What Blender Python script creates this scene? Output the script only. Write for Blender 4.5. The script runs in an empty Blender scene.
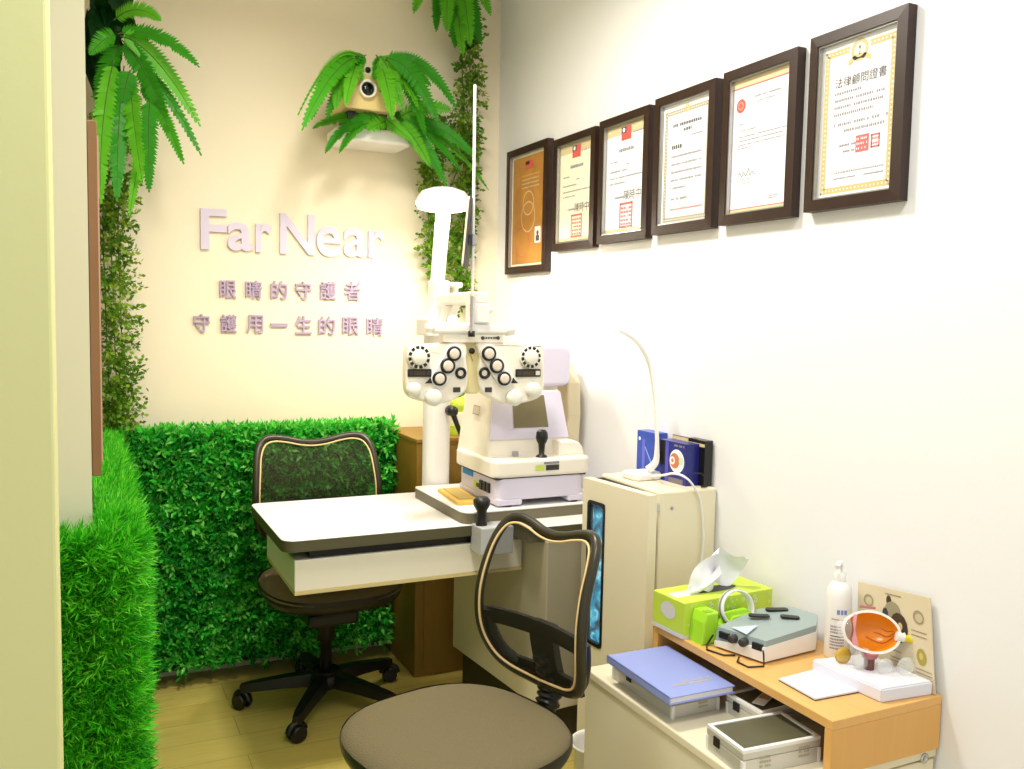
import bpy, bmesh, math, random
import numpy as np
from mathutils import Vector, Matrix
S = bpy.context.scene
COL = S.collection
random.seed(7); RNG = np.random.default_rng(7)
PI = math.pi
# ------------------------------------------------------------------ camera, world, lights, exposure
F_PX, YAW, PITCH, ROLL, EYE = 891.02, 25.787, -4.32, 1.1475, 1.42
y_, p_, r_ = (math.radians(a) for a in (YAW, PITCH, ROLL))
FW = Vector((math.sin(y_)*math.cos(p_), math.cos(y_)*math.cos(p_), math.sin(p_)))
_rt = Vector((math.cos(y_), -math.sin(y_), 0)); _up = _rt.cross(FW)
RT = _rt*math.cos(r_) + _up*math.sin(r_); UP = _up*math.cos(r_) - _rt*math.sin(r_)
cam_d = bpy.data.cameras.new('camera'); cam = bpy.data.objects.new('camera', cam_d); COL.objects.link(cam)
cam_d.sensor_width = 36; cam_d.lens = F_PX/1024*36; cam_d.clip_start = .05
m = Matrix((RT, UP, -FW)).transposed().to_4x4(); m.translation = Vector((0, 0, EYE)); cam.matrix_world = m
S.camera = cam
S.view_settings.view_transform = 'Standard'; S.view_settings.look = 'None'
S.view_settings.gamma = 1; S.view_settings.exposure = 0.5; S.view_settings.use_curve_mapping = False
w = bpy.data.worlds.new('room_daylight'); S.world = w; w.use_nodes = True
w.node_tree.nodes['Background'].inputs[0].default_value = (.92, .96, 1, 1)
w.node_tree.nodes['Background'].inputs[1].default_value = .62
def area(name, loc, size, power, col, target=None, spread=PI):
    d = bpy.data.lights.new(name, 'AREA'); d.shape = 'DISK'; d.size = size; d.energy = power; d.color = col; d.spread = spread
    o = bpy.data.objects.new(name, d); COL.objects.link(o); o.location = loc
    if target is not None: o.rotation_euler = (Vector(target)-Vector(loc)).to_track_quat('-Z', 'Y').to_euler()
    return o
area('ceiling_light_table', (.72, 2.2, 2.74), .3, 22, (1, .95, .86), spread=math.radians(165))
area('entry_fill_light', (.6, .75, 2.74), .5, 17, (1, .98, .95))  # unseen fill light added to brighten the front of the room

W_R, Y_B, X_L, Z_C = 1.66, 3.62, .014, 2.82     # right wall, back wall, left wall, ceiling
def px(x, y, axis, v):
    """point of the room seen at photograph position (x, y) on the plane axis = v"""
    r = FW + RT*((x-512)/F_PX) + UP*((384.5-y)/F_PX)
    c = Vector((0, 0, EYE)); t = (v-c[axis])/r[axis]
    return c + r*t
# ------------------------------------------------------------------ materials
def lin(c):
    return tuple(((v/255)/12.92 if v/255 <= .04045 else ((v/255+.055)/1.055)**2.4) for v in c)
def mat(name, c, rough=.5, metal=0, spec=.5, emit=None, es=0, bump=None, var=None):
    m = bpy.data.materials.new(name); m.use_nodes = True
    nt = m.node_tree; b = nt.nodes['Principled BSDF']; col = lin(c)+(1,)
    b.inputs['Base Color'].default_value = col
    b.inputs['Roughness'].default_value = rough; b.inputs['Metallic'].default_value = metal
    b.inputs['Specular IOR Level'].default_value = spec
    if emit: b.inputs['Emission Color'].default_value = lin(emit)+(1,); b.inputs['Emission Strength'].default_value = es
    if var or bump:
        tc = nt.nodes.new('ShaderNodeTexCoord'); nz = nt.nodes.new('ShaderNodeTexNoise')
        nz.inputs['Scale'].default_value = (bump or var)[0]; nz.inputs['Detail'].default_value = 4
        nt.links.new(tc.outputs['Object'], nz.inputs['Vector'])
        if var:
            mx = nt.nodes.new('ShaderNodeMix'); mx.data_type = 'RGBA'; mx.inputs[6].default_value = col; mx.inputs[7].default_value = lin(var[1])+(1,)
            nt.links.new(nz.outputs['Fac'], mx.inputs[0]); nt.links.new(mx.outputs[2], b.inputs['Base Color'])
        if bump:
            bp = nt.nodes.new('ShaderNodeBump'); bp.inputs['Strength'].default_value = bump[1]; bp.inputs['Distance'].default_value = .01
            nt.links.new(nz.outputs['Fac'], bp.inputs['Height']); nt.links.new(bp.outputs[0], b.inputs['Normal'])
    return m
def wood(name, c1, c2, scale=(1, 1, 1), rough=.45, grain=8):
    m = bpy.data.materials.new(name); m.use_nodes = True; nt = m.node_tree; b = nt.nodes['Principled BSDF']
    tc = nt.nodes.new('ShaderNodeTexCoord'); mp = nt.nodes.new('ShaderNodeMapping'); mp.inputs['Scale'].default_value = scale
    nz = nt.nodes.new('ShaderNodeTexNoise'); nz.inputs['Scale'].default_value = grain; nz.inputs['Detail'].default_value = 5; nz.inputs['Distortion'].default_value = .6
    mx = nt.nodes.new('ShaderNodeMix'); mx.data_type = 'RGBA'; mx.inputs[6].default_value = lin(c1)+(1,); mx.inputs[7].default_value = lin(c2)+(1,)
    L = nt.links.new
    L(tc.outputs['Object'], mp.inputs[0]); L(mp.outputs[0], nz.inputs['Vector']); L(nz.outputs['Fac'], mx.inputs[0]); L(mx.outputs[2], b.inputs['Base Color'])
    b.inputs['Roughness'].default_value = rough
    return m
def floor_mat():
    m = bpy.data.materials.new('vinyl_plank'); m.use_nodes = True; nt = m.node_tree; b = nt.nodes['Principled BSDF']; L = nt.links.new
    tc = nt.nodes.new('ShaderNodeTexCoord'); br = nt.nodes.new('ShaderNodeTexBrick')
    br.inputs['Scale'].default_value = 1; br.inputs['Mortar Size'].default_value = .0015; br.inputs['Brick Width'].default_value = .92; br.inputs['Row Height'].default_value = .15
    br.inputs['Color1'].default_value = lin((214, 194, 104))+(1,); br.inputs['Color2'].default_value = lin((206, 184, 94))+(1,); br.inputs['Mortar'].default_value = lin((170, 148, 76))+(1,)
    L(tc.outputs['Object'], br.inputs['Vector'])
    nz = nt.nodes.new('ShaderNodeTexNoise'); nz.inputs['Scale'].default_value = 6; mp = nt.nodes.new('ShaderNodeMapping'); mp.inputs['Scale'].default_value = (1, 9, 1)
    L(tc.outputs['Object'], mp.inputs[0]); L(mp.outputs[0], nz.inputs['Vector'])
    mx = nt.nodes.new('ShaderNodeMix'); mx.data_type = 'RGBA'; mx.blend_type = 'MULTIPLY'; mx.inputs[0].default_value = .25
    L(br.outputs['Color'], mx.inputs[6]); L(nz.outputs['Fac'], mx.inputs[7]); L(mx.outputs[2], b.inputs['Base Color'])
    b.inputs['Roughness'].default_value = .4
    return m
def clear(name, c=(255, 255, 255), see=.9, rough=.05):
    m = bpy.data.materials.new(name); m.use_nodes = True; nt = m.node_tree; nt.nodes.clear(); L = nt.links.new
    out = nt.nodes.new('ShaderNodeOutputMaterial'); tr = nt.nodes.new('ShaderNodeBsdfTransparent'); gl = nt.nodes.new('ShaderNodeBsdfPrincipled')
    gl.inputs['Base Color'].default_value = lin(c)+(1,); gl.inputs['Roughness'].default_value = rough
    mx = nt.nodes.new('ShaderNodeMixShader'); mx.inputs[0].default_value = 1-see
    L(tr.outputs[0], mx.inputs[1]); L(gl.outputs[0], mx.inputs[2]); L(mx.outputs[0], out.inputs[0])
    return m
def leafmat(name, c):
    m = bpy.data.materials.new(name); m.use_nodes = True; nt = m.node_tree; nt.nodes.clear(); L = nt.links.new
    out = nt.nodes.new('ShaderNodeOutputMaterial'); d = nt.nodes.new('ShaderNodeBsdfPrincipled'); t = nt.nodes.new('ShaderNodeBsdfTranslucent'); mx = nt.nodes.new('ShaderNodeMixShader')
    d.inputs['Base Color'].default_value = lin(c)+(1,); d.inputs['Roughness'].default_value = .45; d.inputs['Specular IOR Level'].default_value = .25
    t.inputs['Color'].default_value = lin(c)+(1,); mx.inputs[0].default_value = .3
    L(d.outputs[0], mx.inputs[1]); L(t.outputs[0], mx.inputs[2]); L(mx.outputs[0], out.inputs[0])
    return m
WHITE_WALL = mat('white_wall_paint', (238, 238, 240), .7, bump=(60, .04))
CREAM_WALL = mat('cream_wall_paint', (237, 225, 198), .7, bump=(60, .04))
NEAR_WALL = mat('pale_yellow_wall_paint', (212, 212, 152), .7, bump=(40, .05))
JAMB = mat('ivory_jamb_paint', (232, 226, 202), .6)
FLOOR = floor_mat()
CEIL = mat('ceiling_white', (245, 243, 238), .8)
G_DARK = mat('hedge_backing_green', (14, 62, 20), .9)  # dark green of the backing boards behind the leaves
HEDGE = [leafmat('boxwood_'+str(i), c) for i, c in enumerate(((48, 172, 48), (66, 198, 58), (124, 222, 92), (30, 136, 42)))]
CYP = [leafmat('cypress_'+str(i), c) for i, c in enumerate(((62, 190, 30), (88, 212, 40), (50, 160, 30), (120, 224, 60)))]
FERN = [leafmat('fern_'+str(i), c) for i, c in enumerate(((66, 158, 20), (48, 140, 16), (92, 176, 30)))]
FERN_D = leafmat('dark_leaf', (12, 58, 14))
IVY = [leafmat('ivy_'+str(i), c) for i, c in enumerate(((108, 150, 36), (78, 124, 26), (140, 172, 52), (92, 138, 34)))]
STEM = mat('plant_stem', (60, 84, 26), .7)
LILAC = mat('lilac_acrylic', (212, 202, 222), .5, spec=.2)
MAROON = mat('mauve_acrylic', (176, 156, 184), .5, spec=.2)
DKFRAME = wood('dark_walnut', (34, 14, 6), (50, 24, 12), (1, 1, .3), .45, 30)
SILVER = mat('silver_fillet', (176, 176, 176), .3, .8)
WHITE_P = mat('white_plastic', (238, 236, 232), .35)
CREAM_P = mat('cream_enamel', (234, 224, 196), .35)
IVORY_P = mat('ivory_plastic', (242, 235, 220), .4)
LAV_P = mat('lavender_plastic', (214, 208, 226), .4)
BLACK = mat('black_plastic', (14, 14, 14), .4)
DKGREY = mat('dark_grey_plastic', (52, 52, 50), .45)
CHROME = mat('chrome', (200, 200, 200), .2, 1)
TABLE_W = mat('white_laminate', (244, 242, 238), .3)
TABLE_E = mat('olive_edge_rubber', (84, 80, 54), .5)
GREYCL = mat('grey_metal_paint', (170, 172, 176), .4, .2)
BROWNW = wood('brown_wood', (134, 102, 28), (150, 116, 40), (6, 6, .6), .5, 5)
OAK = wood('light_oak', (214, 160, 84), (226, 176, 100), (8, 8, .8), .4, 5)
OAK_H = wood('light_oak_top', (218, 166, 92), (230, 182, 110), (9, .8, 8), .35, 5)
SEAT_F = mat('olive_grey_fabric', (98, 88, 56), .85, bump=(300, .3), var=(7, (118, 106, 78)))
MESH_F = clear('olive_mesh_fabric', (40, 36, 10), .45, .8)
BEIGE = mat('beige_piping', (226, 196, 140), .5)
PAPER = mat('paper_white', (244, 243, 246), .6)
PAPER_C = mat('paper_cream', (238, 232, 206), .6)
GOLD = mat('gold_print', (206, 186, 120), .5)
GREYP = mat('grey_print', (172, 166, 140), .6)
INK = mat('ink', (60, 58, 62), .6)
INK_L = mat('pale_ink', (140, 138, 146), .6)
SEAL = mat('seal_red', (214, 92, 92), .6)
FLAG_R = mat('flag_red', (206, 70, 54), .6)
FLAG_B = mat('flag_blue', (30, 34, 80), .6)
GOLDSHEET = mat('gold_sheet', (206, 146, 8), .45, var=(16, (150, 84, 4)))
BAND = mat('beige_band', (214, 196, 150), .6)
GLASS = clear('picture_glass', (255, 255, 255), .95, .03)
ALU = mat('aluminium', (206, 204, 196), .35, .35)
ALU_F = mat('aluminium_frame', (238, 238, 236), .3, .1)
OLIVE_TOP = mat('dark_olive_vinyl', (78, 76, 58), .45, var=(6, (92, 90, 64)))
BLUE_BK = mat('periwinkle_cover', (146, 160, 222), .4)
GOLDTX = mat('gold_foil', (190, 180, 150), .4)
LIME = mat('lime_card', (186, 214, 46), .5, var=(26, (206, 226, 90)))
LIME2 = mat('lime_plastic', (166, 222, 48), .35)
TISSUE = mat('tissue_paper', (246, 246, 250), .9)
DEV_G = mat('blue_grey_plastic', (148, 164, 164), .4)
EMIT = mat('lamp_glow', (255, 246, 226), .5, emit=(255, 240, 212), es=9)
# ------------------------------------------------------------------ mesh builder
class MB:
    def __init__(s): s.v = []; s.f = []; s.mi = []; s.sm = []; s.mats = []
    def idx(s, m):
        if m not in s.mats: s.mats.append(m)
        return s.mats.index(m)
    def add(s, v, f, m, smooth=False):
        o = len(s.v); s.v.extend(tuple(p) for p in v); k = s.idx(m)
        for q in f: s.f.append([i+o for i in q]); s.mi.append(k); s.sm.append(smooth)
        return s
    def bm(s, b, m, M=None, smooth=False):
        b.verts.index_update()
        v = [(M @ x.co) if M else x.co.copy() for x in b.verts]
        s.add(v, [[q.index for q in fc.verts] for fc in b.faces], m, smooth); b.free(); return s
    def box(s, lo, hi, m, bev=0, M=None, seg=2):
        b = bmesh.new(); bmesh.ops.create_cube(b, size=1)
        for q in b.verts: q.co = Vector([(lo[i]+hi[i])/2 + q.co[i]*(hi[i]-lo[i]) for i in range(3)])
        if bev: bmesh.ops.bevel(b, geom=b.edges[:], offset=bev, segments=seg, affect='EDGES', profile=.5)
        return s.bm(b, m, M, False)
    def prism(s, poly, d, m, bev=0, M=None, seg=2, smooth=False):
        """2-D polygon in local xy extruded to z=d, then placed by M"""
        b = bmesh.new(); vs = [b.verts.new((p[0], p[1], 0)) for p in poly]; fc = b.faces.new(vs)
        r = bmesh.ops.extrude_face_region(b, geom=[fc])
        for q in r['geom']:
            if isinstance(q, bmesh.types.BMVert): q.co.z += d
        bmesh.ops.recalc_face_normals(b, faces=b.faces[:])
        if bev:
            es = [e for e in b.edges if abs(e.verts[0].co.z-e.verts[1].co.z) < 1e-7]
            bmesh.ops.bevel(b, geom=es, offset=bev, segments=seg, affect='EDGES', profile=.5)
        return s.bm(b, m, M, smooth)
    def tube(s, pts, r, m, n=10, closed=False, caps=True):
        pts = [Vector(p) for p in pts]; N = len(pts); rr = r if isinstance(r, (list, tuple)) else [r]*N
        V = []; prev = None
        for i, p in enumerate(pts):
            a = pts[(i-1) % N] if (closed or i) else p; b = pts[(i+1) % N] if (closed or i < N-1) else p
            t = (b-a).normalized()
            if prev is None:
                u = t.orthogonal().normalized()
            else:
                u = (prev - t*prev.dot(t)).normalized()
            prev = u; w_ = t.cross(u)
            for k in range(n): V.append(p + (u*math.cos(2*PI*k/n) + w_*math.sin(2*PI*k/n))*rr[i])
        Fc = []
        for i in range(N if closed else N-1):
            j = (i+1) % N
            for k in range(n): Fc.append([i*n+k, i*n+(k+1) % n, j*n+(k+1) % n, j*n+k])
        s.add(V, Fc, m, True)
        if caps and not closed:
            s.add(V[:n], [list(range(n))[::-1]], m); s.add(V[-n:], [list(range(n))], m)
        return s
    def lathe(s, prof, m, M=None, n=24, smooth=True):
        """profile (r, z) turned about local z"""
        V = []; Fc = []
        for r, z in prof:
            for k in range(n):
                p = Vector((r*math.cos(2*PI*k/n), r*math.sin(2*PI*k/n), z)); V.append(M @ p if M else p)
        for i in range(len(prof)-1):
            for k in range(n): Fc.append([i*n+k, i*n+(k+1) % n, (i+1)*n+(k+1) % n, (i+1)*n+k])
        return s.add(V, Fc, m, smooth)
    def quad(s, a, b, c, d, m): return s.add([a, b, c, d], [[0, 1, 2, 3]], m)
    def text(s, body, m, M, size=1, bold=0, extrude=0, fit=None, align='CENTER'):
        c = bpy.data.curves.new('glyph', 'FONT'); c.body = body; c.size = 1; c.offset = bold; c.extrude = .5 if extrude else 0; c.resolution_u = 4
        o = bpy.data.objects.new('glyph', c); COL.objects.link(o); bpy.context.view_layer.update()
        me = o.evaluated_get(bpy.context.evaluated_depsgraph_get()).to_mesh()
        vs = np.array([tuple(q.co) for q in me.vertices]); fs = [list(q.vertices) for q in me.polygons]
        o.to_mesh_clear(); COL.objects.unlink(o); bpy.data.objects.remove(o); bpy.data.curves.remove(c)
        if not len(vs): return s
        lo, hi = vs.min(0), vs.max(0)
        if fit:      # (width, height): bottom left corner of the ink at the origin
            vs[:, 0] = (vs[:, 0]-lo[0])/(hi[0]-lo[0]+1e-9)*fit[0]; vs[:, 1] = (vs[:, 1]-lo[1])/(hi[1]-lo[1]+1e-9)*fit[1]
        else:
            vs[:, :2] *= size; lo, hi = vs.min(0), vs.max(0)
            if align == 'CENTER': vs[:, 0] -= (lo[0]+hi[0])/2; vs[:, 1] -= (lo[1]+hi[1])/2
        if extrude: vs[:, 2] = (vs[:, 2]+.5)*extrude
        return s.add([M @ Vector(q) for q in vs], fs, m)
    def arrays(s, V, Fc, mats, mi):
        """bulk leaves: V (n,3), Fc list of index lists, material list and index per face"""
        o = len(s.v); s.v.extend(map(tuple, V.tolist())); ks = [s.idx(q) for q in mats]
        for q, k in zip(Fc, mi): s.f.append([i+o for i in q]); s.mi.append(ks[k]); s.sm.append(False)
        return s
    def build(s, name, parent=None, origin=None):
        me = bpy.data.meshes.new(name)
        off = Vector((0, 0, 0))
        if parent is not None: off = Vector(parent.get('_o', (0, 0, 0)))
        elif origin is not None: off = Vector(origin)
        V = np.array(s.v, dtype=float) - np.array(off)
        me.from_pydata(V.tolist(), [], s.f)
        for m in s.mats: me.materials.append(m)
        me.polygons.foreach_set('material_index', s.mi); me.polygons.foreach_set('use_smooth', s.sm); me.update()
        o = bpy.data.objects.new(name, me); COL.objects.link(o)
        if parent is not None: o.parent = parent; OFF[o.name] = off
        else: o.location = off; OFF[o.name] = off
        o['_o'] = tuple(off)
        return o
OFF = {}
def tag(o, label, cat, group=None, kind=None):
    if label: o['label'] = label
    if cat: o['category'] = cat
    if group: o['group'] = group
    if kind: o['kind'] = kind
    return o
def thing(name, loc, label, cat, group=None):
    o = bpy.data.objects.new(name, None); COL.objects.link(o); o.location = loc; o['_o'] = tuple(loc); o.empty_display_size = .05
    return tag(o, label, cat, group)
def struct(name, mb): return tag(mb.build(name), None, None, kind='structure')
def lab(o, t): o['label'] = t; return o
def dup_tree(o, parent=None):
    c = o.copy(); COL.objects.link(c)
    if parent: c.parent = parent
    for ch in [q for q in bpy.data.objects if q.parent == o]: dup_tree(ch, c)
    return c
def frame(o, ex, ey):
    ex = Vector(ex).normalized(); ey = Vector(ey); ez = ex.cross(ey).normalized(); ey = ez.cross(ex)
    M = Matrix((ex, ey, ez)).transposed().to_4x4(); M.translation = Vector(o); return M
def rrect(w, h, r, n=5, cx=0, cy=0):
    P = []
    for k, (sx, sy) in enumerate(((1, 1), (-1, 1), (-1, -1), (1, -1))):
        for i in range(n+1):
            a = PI/2*k + PI/2*i/n
            P.append((cx+sx*(w/2-r)+r*math.cos(a), cy+sy*(h/2-r)+r*math.sin(a)))
    return P
def smooth_pts(P, n=8, closed=False):
    P = [Vector(p) for p in P]; N = len(P); out = []
    for i in range(N if closed else N-1):
        g = lambda k: P[k % N] if closed else P[max(0, min(N-1, k))]
        a, b, c, d = g(i-1), g(i), g(i+1), g(i+2)
        for k in range(n):
            t = k/n; out.append(.5*((2*b)+(c-a)*t+(2*a-5*b+4*c-d)*t*t+(3*b-a-3*c+d)*t**3))
    if not closed: out.append(P[-1])
    return out
# ------------------------------------------------------------------ the room
struct('floor', MB().box((-2.6, -1.2, -.05), (W_R+.1, Y_B+.1, 0), FLOOR))
struct('ceiling', MB().box((-2.6, -1.2, Z_C), (W_R+.1, Y_B+.1, Z_C+.06), CEIL))
struct('wall_back', MB().box((-.1, Y_B, 0), (W_R+.1, Y_B+.1, Z_C), CREAM_WALL))
struct('wall_right', MB().box((W_R, -1.2, 0), (W_R+.1, Y_B, Z_C), WHITE_WALL))
struct('wall_left', MB().box((-.1, 2.05, 0), (X_L, Y_B, Z_C), JAMB))
nb = MB(); xn = px(52, 300, 1, 1.25)[0]
nb.box((-2.6, 1.25, 0), (xn, 1.4, Z_C), NEAR_WALL, .004)
struct('wall_near', nb)
struct('baseboard_back', MB().box((X_L, Y_B-.012, 0), (W_R, Y_B, .07), JAMB))
# ------------------------------------------------------------------ hedges of plastic leaves
def sprigs(mb, P, D, mats, L=.035, n=8, leaf=.016, wid=.006, spread=.9, jitter=.5):
    """P, D: bases and directions (N,3); every sprig is a short stem of pointed leaves"""
    N = len(P); V = []; Fc = []; mi = []
    D = D/np.linalg.norm(D, axis=1)[:, None]
    R = RNG.normal(size=(N, 3)); U = np.cross(D, R); U /= np.linalg.norm(U, axis=1)[:, None]; Wv = np.cross(D, U)
    ci = RNG.integers(0, len(mats), N)
    c = 0; VV = np.zeros((N*n*4, 3))
    for k in range(n):
        t = (k+1)/n; ang = k*2.4 + RNG.normal(size=N)*jitter
        side = U*np.cos(ang)[:, None] + Wv*np.sin(ang)[:, None]
        ld = D*(1-spread*.6) + side*spread*(1-.6*t) + RNG.normal(size=(N, 3))*.15; ld /= np.linalg.norm(ld, axis=1)[:, None]
        wd = np.cross(ld, D + RNG.normal(size=(N, 3))*.3); wd /= np.linalg.norm(wd, axis=1)[:, None]
        ll = leaf*(.7+.6*RNG.random(N))[:, None]; b = P + D*(L*t)
        VV[k*4*N+0:(k+1)*4*N:4] = b
        VV[k*4*N+1:(k+1)*4*N:4] = b + ld*ll*.5 + wd*wid
        VV[k*4*N+2:(k+1)*4*N:4] = b + ld*ll
        VV[k*4*N+3:(k+1)*4*N:4] = b + ld*ll*.5 - wd*wid
        mi += ci.tolist()
    Fc = np.arange(N*n*4).reshape(-1, 4).tolist()
    mb.arrays(VV, Fc, mats, mi)
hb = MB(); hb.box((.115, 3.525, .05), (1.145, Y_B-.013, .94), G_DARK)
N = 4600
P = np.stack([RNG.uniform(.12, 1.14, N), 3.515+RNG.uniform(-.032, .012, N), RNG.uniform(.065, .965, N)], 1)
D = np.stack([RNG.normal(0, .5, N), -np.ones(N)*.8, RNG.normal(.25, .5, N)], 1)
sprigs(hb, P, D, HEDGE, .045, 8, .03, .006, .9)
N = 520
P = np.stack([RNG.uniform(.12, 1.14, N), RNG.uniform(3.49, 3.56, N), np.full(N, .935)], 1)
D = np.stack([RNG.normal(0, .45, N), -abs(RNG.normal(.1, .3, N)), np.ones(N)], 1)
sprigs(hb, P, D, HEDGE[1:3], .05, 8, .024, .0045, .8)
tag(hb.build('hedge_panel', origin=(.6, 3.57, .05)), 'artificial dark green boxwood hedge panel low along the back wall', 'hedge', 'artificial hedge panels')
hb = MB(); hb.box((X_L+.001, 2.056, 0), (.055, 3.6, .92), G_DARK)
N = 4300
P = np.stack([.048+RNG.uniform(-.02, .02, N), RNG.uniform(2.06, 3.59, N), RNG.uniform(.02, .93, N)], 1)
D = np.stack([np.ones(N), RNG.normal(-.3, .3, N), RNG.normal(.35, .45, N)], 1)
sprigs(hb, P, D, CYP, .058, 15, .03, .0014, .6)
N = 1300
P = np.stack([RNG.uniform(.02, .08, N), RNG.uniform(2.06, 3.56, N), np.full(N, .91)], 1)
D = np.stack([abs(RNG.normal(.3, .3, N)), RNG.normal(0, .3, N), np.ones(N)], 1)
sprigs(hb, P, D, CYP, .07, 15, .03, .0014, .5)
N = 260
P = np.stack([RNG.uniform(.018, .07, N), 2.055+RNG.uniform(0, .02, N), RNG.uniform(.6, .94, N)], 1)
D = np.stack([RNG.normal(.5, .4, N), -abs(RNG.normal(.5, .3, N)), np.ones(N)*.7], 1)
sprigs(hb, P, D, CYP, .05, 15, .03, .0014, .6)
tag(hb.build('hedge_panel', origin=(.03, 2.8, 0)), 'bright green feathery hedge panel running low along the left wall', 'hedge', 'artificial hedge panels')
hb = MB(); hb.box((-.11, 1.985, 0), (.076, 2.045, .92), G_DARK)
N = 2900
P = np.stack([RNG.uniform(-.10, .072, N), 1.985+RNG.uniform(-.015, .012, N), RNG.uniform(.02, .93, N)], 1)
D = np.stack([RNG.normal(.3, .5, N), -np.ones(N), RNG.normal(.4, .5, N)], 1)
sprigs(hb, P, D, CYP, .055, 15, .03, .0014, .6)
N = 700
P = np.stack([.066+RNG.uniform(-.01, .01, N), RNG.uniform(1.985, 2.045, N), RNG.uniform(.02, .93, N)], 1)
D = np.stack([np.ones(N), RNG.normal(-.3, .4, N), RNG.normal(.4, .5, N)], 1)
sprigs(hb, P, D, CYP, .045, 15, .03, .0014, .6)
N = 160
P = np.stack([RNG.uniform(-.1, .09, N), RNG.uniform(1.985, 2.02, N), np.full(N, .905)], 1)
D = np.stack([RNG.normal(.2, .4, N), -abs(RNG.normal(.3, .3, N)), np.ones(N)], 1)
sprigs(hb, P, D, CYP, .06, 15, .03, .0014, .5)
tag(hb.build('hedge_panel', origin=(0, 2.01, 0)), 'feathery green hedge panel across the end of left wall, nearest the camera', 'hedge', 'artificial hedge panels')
# brown board hung on the left wall
bd = thing('wooden_board', (X_L+.001, 2.5, 1.43), 'brown wooden board hung on left wall above bright hedge', 'board')
MB().box((X_L+.001, 2.09, 1.062), (X_L+.020, 2.95, 1.812), mat('tan_wood', (142, 104, 66), .5, var=(4, (128, 90, 56))), .002).build('panel', bd)
MB().box((X_L+.020, 2.11, 1.09), (X_L+.023, 2.92, 1.785), mat('pink_print', (206, 150, 140), .6, var=(6, (230, 190, 170)))).build('picture', bd)
# ------------------------------------------------------------------ ferns and ivy
def frond_mb(crown, tip, rise, width, n=30, face=None, mats=None):
    mb = MB(); a = Vector(crown); c = Vector(tip); mid = (a+c)/2 + Vector((0, 0, rise)) + Vector((RNG.normal()*.01, RNG.normal()*.02, 0))
    pts = [a*(1-t)**2 + mid*2*t*(1-t) + c*t*t for t in np.linspace(0, 1, n+1)]
    mb.tube([pts[i] for i in range(0, n+1, 2)], [.0022*(1-.7*i/n) for i in range(0, n+1, 2)], STEM, 5)
    face = Vector(face if face is not None else (RNG.normal()*.35-.15, -1, RNG.normal()*.3+.2)).normalized()
    mt = mats[int(RNG.integers(0, len(mats)))]
    V = []; Fc = []
    ln = (c-a).length
    for i in range(2, n+1):
        t = i/n; p = pts[i]; tg = (pts[i]-pts[i-1]).normalized(); sd = tg.cross(face).normalized()
        wl = width*(math.sin(PI*min(1, .14+t*.86))**.6)*(1-.2*t)*.86 + .004
        hw = ln/n*.60*(1+.55*t)
        for s in (-1, 1):
            d = (sd*s + tg*.45 + face*RNG.normal(.1, .12)).normalized()
            o = len(V); b = p
            V += [b - tg*hw*.8, b + d*wl*.55 - tg*hw*.75 , b + d*wl + tg*hw*.3, b + d*wl*.6 + tg*hw*.9, b + tg*hw*.8]
            Fc.append([o, o+1, o+2, o+3, o+4])
    mb.add(V, Fc, mt); return mb
def fern(loc, label, fronds, group='hanging artificial ferns', mats=FERN, name='fern', width=.045):
    r = thing(name, loc, label, 'plant', group)
    MB().lathe([(0, -.012), (.009, -.009), (.012, 0), (.009, .009), (0, .012)], FERN_D, Matrix.Translation(Vector(loc)), 10).build('crown', r)
    for c, t, rise, wd in fronds: frond_mb(c, t, rise, wd*width/.045, 30, None, mats).build('frond', r)
    return r
def fr(list_, Y0, crown=None):
    out = []
    for (a, b, rise, wd) in list_:
        ya = Y0 + RNG.normal()*.03; yb = Y0 - abs(RNG.normal())*.07
        out.append((px(*a, 1, ya), px(*b, 1, yb), rise, wd))
    return out
fern(px(118, 30, 1, 3.3), 'leafy green fern hanging high in the left corner', fr([
    ((118, 34), (198, 66), .1, .042), ((120, 36), (199, 124), .13, .05), ((122, 40), (170, 136), .08, .052), ((128, 60), (200, 153), .12, .03),
    ((140, 84), (183, 162), .07, .036), ((150, 100), (149, 190), .05, .042), ((146, 120), (130, 213), .05, .028), ((130, 70), (142, 180), .03, .048),
    ((124, 66), (117, 198), .03, .05), ((114, 60), (101, 200), .02, .045), ((120, 44), (95, 97), .05, .05), ((116, 36), (90, 54), .04, .042),
    ((114, 20), (160, 20), .06, .042), ((130, 70), (120, 120), .03, .05)], 3.3))
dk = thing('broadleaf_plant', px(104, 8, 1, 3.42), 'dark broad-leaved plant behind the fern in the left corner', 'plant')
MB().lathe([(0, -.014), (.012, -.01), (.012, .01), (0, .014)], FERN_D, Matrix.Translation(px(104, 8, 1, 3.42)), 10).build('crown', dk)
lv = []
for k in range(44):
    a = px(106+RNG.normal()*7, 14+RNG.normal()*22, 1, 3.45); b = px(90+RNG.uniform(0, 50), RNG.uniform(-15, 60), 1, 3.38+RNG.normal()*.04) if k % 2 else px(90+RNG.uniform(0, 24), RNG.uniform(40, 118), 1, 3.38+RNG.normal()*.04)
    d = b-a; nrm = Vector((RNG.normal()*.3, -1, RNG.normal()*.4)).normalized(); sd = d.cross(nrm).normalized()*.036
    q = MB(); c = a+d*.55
    q.add([a, a+d*.3+sd*.8, c+sd-nrm*-.01, b, c-sd, a+d*.3-sd*.8], [[0, 1, 2, 3], [0, 3, 4, 5]], FERN_D); q.build('leaf', dk)
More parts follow.
